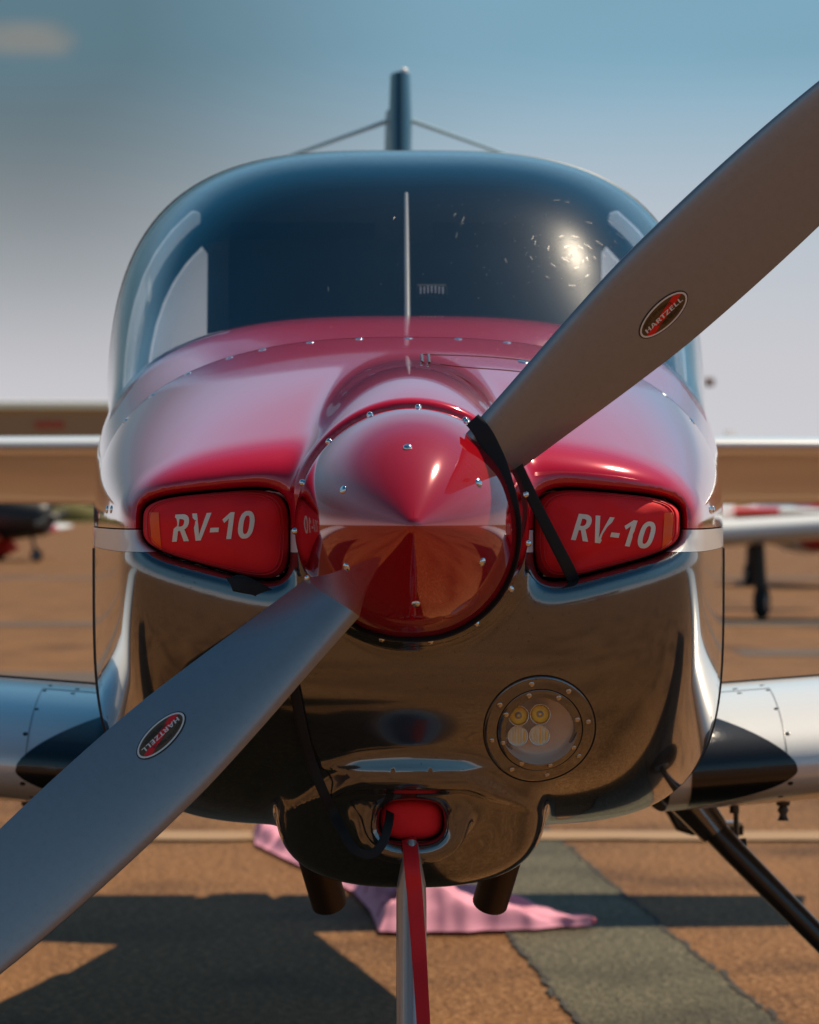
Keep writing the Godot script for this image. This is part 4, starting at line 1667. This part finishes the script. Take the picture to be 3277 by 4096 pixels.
func build_cloth():
	var o := MeshInstance3D.new()
	var fr := [Vector2(-0.615, 12.95), Vector2(-0.585, 12.4), Vector2(-0.47, 11.94), Vector2(-0.30, 11.3), Vector2(-0.185, 10.86), Vector2(-0.124, 10.35), Vector2(-0.092, 9.82), Vector2(0.04, 9.80), Vector2(0.20, 9.84), Vector2(0.40, 9.90), Vector2(0.555, 9.96)]
	var bk := [Vector2(-0.50, 13.05), Vector2(-0.30, 12.95), Vector2(-0.10, 12.6), Vector2(0.0, 12.2), Vector2(0.06, 11.6), Vector2(0.10, 11.0), Vector2(0.14, 10.5), Vector2(0.20, 10.35), Vector2(0.30, 10.25), Vector2(0.45, 10.12), Vector2(0.57, 9.99)]
	var f := noise(FastNoiseLite.TYPE_SIMPLEX, 1.0, 3, 51)
	var rows := []
	for k in 261:
		var t := k / 260.0 * 10.0
		var i := mini(int(t), 9)
		var a: Vector2 = fr[i].lerp(fr[i + 1], t - i)
		var b: Vector2 = bk[i].lerp(bk[i + 1], t - i)
		var row := PackedVector3Array()
		for c in 41:
			var v := c / 40.0
			var p := a.lerp(b, v)
			var lift := smoothstep(0.0, 0.12, v) * smoothstep(1.0, 0.9, v)
			var fold := absf(f.get_noise_2d(p.x * 1.6 + p.y * 2.0, p.y * 3.0)) * 0.08 + 0.012 * absf(f.get_noise_2d(p.x * 7.0 - p.y * 3.0, p.y * 7.0 + 30.0))
			p.y -= 0.03 * f.get_noise_2d(p.x * 4.0, 3.0) * (1.0 - v)
			row.append(Vector3(p.x, 0.014 + lift * (0.02 + fold) * (1.0 - 0.6 * smoothstep(6.8, 9.5, t)) + smoothstep(5.0, 6.5, t) * smoothstep(10.0, 6.6, t) * 0.075 * sin(PI * pow(v, 0.8)), -p.y))
		rows.append(row)
	var mb := MB.new()
	grid(mb, rows, false, Vector3.UP)
	o.name = numbered("cover_cloth")
	o.mesh = mesh_of(mb)
	o.material_override = M["pink_cloth"]
	add_child(o)
	tag(o, "crumpled pink cloth cover lying on the tarmac below the aircraft's tail", "cloth")

func far_plane(label: String, at: Vector3, yaw: float, body: String, wing: String, tip: String, nose: String, wing_y: float, track: float, group := "aircraft parked around the apron"):
	var o := thing("parked_aircraft", label, "aircraft", Transform3D(Basis(Vector3.UP, yaw), at), group)
	var mb := MB.new()
	var rows := []
	for q in [[1.5, 0.30, 0.34, 1.10], [1.35, 0.44, 0.44, 1.10], [0.6, 0.52, 0.54, 1.12]]:
		rows.append(_ring(q))
	grid(mb, rows, true)
	cap(mb, rows[0], Vector3(0, 0, 1))
	part(o, "engine_cowl", mb, nose)
	mb = MB.new()
	rows = []
	for q in [[0.6, 0.52, 0.54, 1.12], [-0.3, 0.56, 0.60, 1.14], [-1.6, 0.54, 0.60, 1.16], [-3.0, 0.32, 0.40, 1.18], [-4.6, 0.10, 0.18, 1.20]]:
		rows.append(_ring(q))
	grid(mb, rows, true)
	cap(mb, rows[4], Vector3(0, 0, -1))
	part(o, "fuselage", mb, body)
	mb = MB.new()
	rows = []
	for k in 9:
		var f := k / 8.0
		rows.append(_ring([0.3 - 2.4 * f, 0.46 * sin(PI * (0.06 + 0.9 * f)), 0.62 * sin(PI * (0.06 + 0.9 * f)), 1.46]))
	grid(mb, rows, true)
	part(o, "canopy", mb, "far_glass")
	var id := Basis()
	for sd in [-1.0, 1.0]:
		mb = MB.new()
		foil_grid(mb, Transform3D(id, Vector3(0.3 * sd, wing_y, 0.3)), Transform3D(id, Vector3(3.2 * sd, wing_y + 0.2, 0.2)), 1.5, 1.3, 0.34, 0.26)
		var w := part(o, "wing", mb, wing)
		mb = MB.new()
		foil_grid(mb, Transform3D(id, Vector3(3.2 * sd, wing_y + 0.2, 0.2)), Transform3D(id, Vector3(4.3 * sd, wing_y + 0.27, 0.1)), 1.3, 1.1, 0.26, 0.14)
		part(w, "wing_tip", mb, tip)
		mb = MB.new()
		foil_grid(mb, Transform3D(id, Vector3(0.05 * sd, 1.26, -4.0)), Transform3D(id, Vector3(0.75 * sd, 1.27, -4.1)), 0.9, 0.8, 0.15, 0.13)
		var tp := part(o, "tailplane", mb, "far_red")
		mb = MB.new()
		foil_grid(mb, Transform3D(id, Vector3(0.75 * sd, 1.27, -4.1)), Transform3D(id, Vector3(1.6 * sd, 1.27, -4.2)), 0.8, 0.55, 0.13, 0.05)
		part(tp, "tailplane_tip", mb, "far_white")
		mb = MB.new()
		tube(mb, [Vector3(track * 0.95 * sd, wing_y + 0.02, -0.3), Vector3(track * sd, 0.24, -0.3)], [0.09, 0.07], 10)
		part(o, "main_leg", mb, "far_black")
		wheel(o, Vector3(track * sd, 0.2, -0.3), 0.2, 0.16)
		if body == "far_black":
			mb = MB.new()
			var sp := []
			for k in 9:
				var g := sin(PI * (0.03 + 0.94 * k / 8.0))
				sp.append(PackedVector3Array())
				for c in 16:
					sp[k].append(Vector3(track * sd + cos(TAU * c / 16.0) * 0.17 * g, 0.36 + sin(TAU * c / 16.0) * 0.27 * g, 0.3 - 1.25 * k / 8.0))
			grid(mb, sp, true)
			part(o, "wheel_spat", mb, "far_red")
	mb = MB.new()
	tube(mb, [Vector3(0, 0.7, 1.0), Vector3(0, 0.2, 1.15)], [0.05, 0.04], 10)
	part(o, "nose_leg", mb, "far_black")
	wheel(o, Vector3(0, 0.17, 1.15), 0.17, 0.13)
	var up := Basis(Vector3(0, 1, 0), Vector3(1, 0, 0), Vector3(0, 0, 1))
	mb = MB.new()
	foil_grid(mb, Transform3D(up, Vector3(0, 1.2, -3.7)), Transform3D(up, Vector3(0, 2.35, -4.35)), 1.2, 0.6, 0.09, 0.06)
	part(o, "tail_fin", mb, wing)
	mb = MB.new()
	lathe(mb, [Vector2(0.17, 1.5), Vector2(0.15, 1.62), Vector2(0.08, 1.76), Vector2(0.001, 1.82)], 24, Transform3D(id, Vector3(0, 1.1, 0)))
	part(o, "spinner", mb, nose)
	for k in 2:
		mb = MB.new()
		var a := 0.18 + PI * k
		tube(mb, [Vector3(0, 1.1, 1.58), Vector3(cos(a) * 0.5, 1.1 + sin(a) * 0.5, 1.58), Vector3(cos(a) * 0.95, 1.1 + sin(a) * 0.95, 1.58)], [0.07, 0.09, 0.06], 10, Vector2(1.0, 0.3))
		part(o, "propeller_blade", mb, "far_black")

func _ring(q: Array) -> PackedVector3Array:
	var row := PackedVector3Array()
	for c in 28:
		var t := TAU * c / 28.0
		row.append(Vector3(cos(t) * q[1], q[3] + sin(t) * q[2], q[0]))
	return row

func hangar(label: String, at: Vector3, yaw: float, wide: float, tall: float, deep: float):
	var o := thing("hangar", label, "hangar", Transform3D(Basis(Vector3.UP, yaw), at), "hangars beyond the apron")
	var mb := MB.new()
	box(mb, Transform3D(Basis(), Vector3(0, tall * 0.47, -deep * 0.5)), Vector3(wide, tall * 0.94, deep))
	part(o, "wall", mb, "hangar_wall")
	mb = MB.new()
	box(mb, Transform3D(Basis(), Vector3(0, tall * 0.965, -deep * 0.5)), Vector3(wide + 1.6, tall * 0.065, deep + 1.6), 0.2)
	part(o, "roof", mb, "hangar_roof")
	var n := 6
	for k in n:
		mb = MB.new()
		box(mb, Transform3D(Basis(), Vector3(-wide * 0.45 + wide * 0.9 * (k + 0.5) / n, tall * 0.33, 0.15)), Vector3(wide * 0.9 / n - 0.3, tall * 0.64, 0.3), 0.05)
		part(o, "door_panel", mb, "hangar_door")
	for k in 4:
		mb = MB.new()
		box(mb, Transform3D(Basis(), Vector3(-wide * 0.32 + k * wide * 0.17, tall * 0.80, 0.12)), Vector3(wide * (0.10 if k % 2 == 0 else 0.06), tall * 0.06, 0.2), 0.05)
		part(o, "red_panel", mb, "hangar_red")

func build_airfield():
	far_plane("white low-wing aircraft half hidden behind the right side of the red nose", Vector3(2.9, 0, -39.0), deg_to_rad(-17), "far_white", "far_white", "far_white", "far_white", 0.98, 1.25)
	far_plane("white aircraft with red and white tailplane farther back on the right", Vector3(6.9, 0, -56.0), deg_to_rad(5), "far_white", "far_white", "far_white", "far_red", 0.85, 1.05)
	far_plane("small aircraft with black nose and red wings far off on the left", Vector3(-10.6, 0, -84.0), deg_to_rad(70), "far_black", "far_red", "far_white", "far_black", 0.62, 0.75)
	far_plane("white aircraft parked behind the viewer, left of the centre line", Vector3(-8.0, 0, 16.0), deg_to_rad(170), "far_white", "far_white", "far_white", "far_white", 0.9, 1.2)
	far_plane("red-nosed white aircraft parked behind the viewer, right of the centre line", Vector3(9.0, 0, 24.0), deg_to_rad(195), "far_white", "far_white", "far_white", "far_red", 0.9, 1.2)
	hangar("long brown hangar with a pale roof edge and red panels behind the left tailplane", Vector3(-62, 0, -450), 0.06, 66, 16.6, 26)
	hangar("brown hangar across the apron behind the viewer", Vector3(26, 0, 110), PI, 50, 9, 22)
	var mast := thing("floodlight_mast", "tall floodlight mast far off, its brown lamp head just clear of the cabin's right side", "floodlight", Transform3D(Basis(), Vector3(17.75, 0, -200)))
	var pm := MB.new()
	tube(pm, [Vector3(0, 0, 0), Vector3(0, 9.4, 0)], [0.16, 0.10], 12)
	part(mast, "pole", pm, "hangar_wall")
	pm = MB.new()
	box(pm, Transform3D(Basis(Vector3(1, 0, 0), 0.4), Vector3(0.55, 9.2, 0)), Vector3(0.62, 0.5, 0.4), 0.1)
	part(mast, "lamp_head", pm, "hangar_door")
	# a low row of scrub where the field ends
	var f := noise(FastNoiseLite.TYPE_SIMPLEX, 0.06, 4, 71)
	var rows := []
	for k in 500:
		var x := lerpf(-300.0, 300.0, k / 499.0)
		var h := 1.7 + 1.4 * absf(f.get_noise_1d(x * 2.0)) + 0.5 * f.get_noise_1d(x * 30.0)
		var row := PackedVector3Array()
		for c in 9:
			var t := PI * c / 8.0
			row.append(Vector3(x, maxf(0.0, sin(t) * h * (1.0 + 0.15 * f.get_noise_2d(x * 20.0, c * 40.0))), -402.0 - cos(t) * -3.0))
		rows.append(row)
	var mb := MB.new()
	grid(mb, rows, false, Vector3.UP)
	var o := structure("scrub", mb, "bush_leaf")
	o.set_meta("kind", "stuff")
	tag(o, "low dry scrub along the far edge of the apron", "scrub")

# ---------------------------------------------------------------- sky
func make_sky() -> ImageTexture:
	var w := 2048
	var h := 1024
	var im := Image.create(w, h, false, Image.FORMAT_RGBF)
	var f := noise(FastNoiseLite.TYPE_SIMPLEX_SMOOTH, 1.0, 5, 91)
	var stops := [[0.0, Color(0.50, 0.485, 0.495)], [2.5, Color(0.485, 0.475, 0.50)], [5.0, Color(0.385, 0.425, 0.47)], [8.0, Color(0.17, 0.325, 0.43)], [12.0, Color(0.15, 0.34, 0.48)], [20.0, Color(0.17, 0.36, 0.52)], [29.0, Color(0.13, 0.31, 0.48)], [40.0, Color(0.012, 0.14, 0.29)], [56.0, Color(0.001, 0.062, 0.15)], [90.0, Color(0.001, 0.04, 0.11)]]
	var sunward := Vector3(0.36, 0.878, -0.316).normalized()
	for j in h:
		var el := 90.0 - (j + 0.5) / h * 180.0
		var base := Color(0.20, 0.13, 0.08)
		if el >= 0.0:
			var k := 0
			while k < stops.size() - 2 and el > stops[k + 1][0]:
				k += 1
			var t := smoothstep(0.0, 1.0, (el - stops[k][0]) / (stops[k + 1][0] - stops[k][0]))
			t = lerpf(t, (el - stops[k][0]) / (stops[k + 1][0] - stops[k][0]), 0.7)
			base = stops[k][1].lerp(stops[k + 1][1], t)
		var y := sin(deg_to_rad(el))
		var r := cos(deg_to_rad(el))
		for i in w:
			var c := base
			if el > 0.0 and el < 88.0:
				var az := wrapf((i + 0.5) / w * TAU, -PI, PI)
				var p := Vector3(sin(az) * r, y, -cos(az) * r)
				var toward := Vector2(p.x, p.z).normalized().dot(Vector2(0.75, -0.66))
				c = c * lerpf(1.0, lerpf(lerpf(0.70, 0.42, smoothstep(15.0, 40.0, el)), 1.0, smoothstep(-0.75, 0.5, toward * cos(deg_to_rad(el)) + sin(deg_to_rad(el)) * 0.25)), smoothstep(2.0, 14.0, el))
				var off := rad_to_deg(p.angle_to(sunward))
				c += Color(0.10, 0.20, 0.30) * exp(-off / 20.0) + Color(0.6, 0.55, 0.5) * exp(-off / 6.0)
				# thin grey veils, lens vignette painted on the left, and the odd small cloud
				var veil := clampf(f.get_noise_3d(p.x * 1.6 + 4.0, p.y * 5.0, p.z * 1.6) * 1.6 + 0.25, 0.0, 1.0) * smoothstep(60.0, 8.0, el)
				var left_vignette := smoothstep(0.03, -0.115, p.x) * smoothstep(0.0, -0.6, p.z) * smoothstep(24.0, 10.0, el)
				c = c.lerp(Color(0.19, 0.22, 0.235) * (0.75 + 0.7 * maxf(0.0, 1.0 - el / 6.0)), veil * 0.30 * smoothstep(0.5, 5.0, el))
				c = c.lerp(Color(c.r * 0.41 + 0.01, c.g * 0.41 + 0.01, c.b * 0.39 + 0.01), left_vignette * smoothstep(1.0, 6.5, el))
				var puff := smoothstep(1.0, 0.6, sqrt(pow((rad_to_deg(az) + 7.1) / 1.35, 2.0) + pow((el - 8.15) / 0.42, 2.0)) + 0.9 * f.get_noise_3d(p.x * 40.0, p.y * 60.0, p.z * 40.0))
				c = c.lerp(Color(0.185, 0.195, 0.19), puff * 0.95)
			im.set_pixel(i, j, c)
	return ImageTexture.create_from_image(im)

func _ready():
	rng.seed = 7
	plug_noise = noise(FastNoiseLite.TYPE_SIMPLEX_SMOOTH, 0.02, 2, 13)
	var cam := Camera3D.new()
	cam.name = "camera"
	cam.position = Vector3(0, EYE, 0)
	cam.near = 0.05
	cam.far = 6000.0
	var lens := CameraAttributesPhysical.new()
	lens.frustum_focal_length = 76.8
	lens.frustum_near = 0.05
	lens.frustum_far = 6000.0
	lens.frustum_focus_distance = 4.75
	lens.exposure_aperture = 5.2
	cam.attributes = lens
	cam.fov = 17.76
	add_child(cam)
	cam.current = true
	var env := Environment.new()
	env.background_mode = Environment.BG_SKY
	var sky := Sky.new()
	var pano := PanoramaSkyMaterial.new()
	pano.panorama = make_sky()
	sky.sky_material = pano
	env.sky = sky
	env.tonemap_mode = Environment.TONE_MAPPER_LINEAR
	env.tonemap_exposure = 1.25
	env.sdfgi_enabled = true
	env.ssao_enabled = true
	env.ssil_enabled = true
	var we := WorldEnvironment.new()
	we.name = "world"
	we.environment = env
	add_child(we)
	var sun := DirectionalLight3D.new()
	sun.name = "sun"
	sun.light_color = Color(1.0, 0.93, 0.82)
	sun.light_energy = 1.6
	sun.light_angular_distance = 0.5
	sun.shadow_enabled = true
	add_child(sun)
	sun.look_at_from_position(Vector3(0.36, 0.878, -0.30) * 50.0, Vector3.ZERO, Vector3(0, 0, 1))

	make_materials()
	build_ground()
	aircraft = thing("light_aircraft", "red and silver single-engine aircraft facing the camera, propeller stopped on a diagonal", "aircraft", Transform3D(Basis(Vector3.UP, 0.0055), Vector3(0.0037, 0, -NOSE)), "aircraft parked around the apron")
	build_cowl()
	build_fuselage()
	build_wing(1.0)
	build_wing(-1.0)
	build_tail()
	build_gear()
	build_spinner()
	make_blade(aircraft, deg_to_rad(42.6))
	make_blade(aircraft, deg_to_rad(222.6))
	build_plug(-1.0, "red cowl plug in the left air inlet, uncovered lettering and a dented top edge")
	build_plug(1.0, "red cowl plug in the right air inlet, crossed by a black strap")
	build_intake_plug()
	build_tether()
	build_cloth()
	build_airfield()
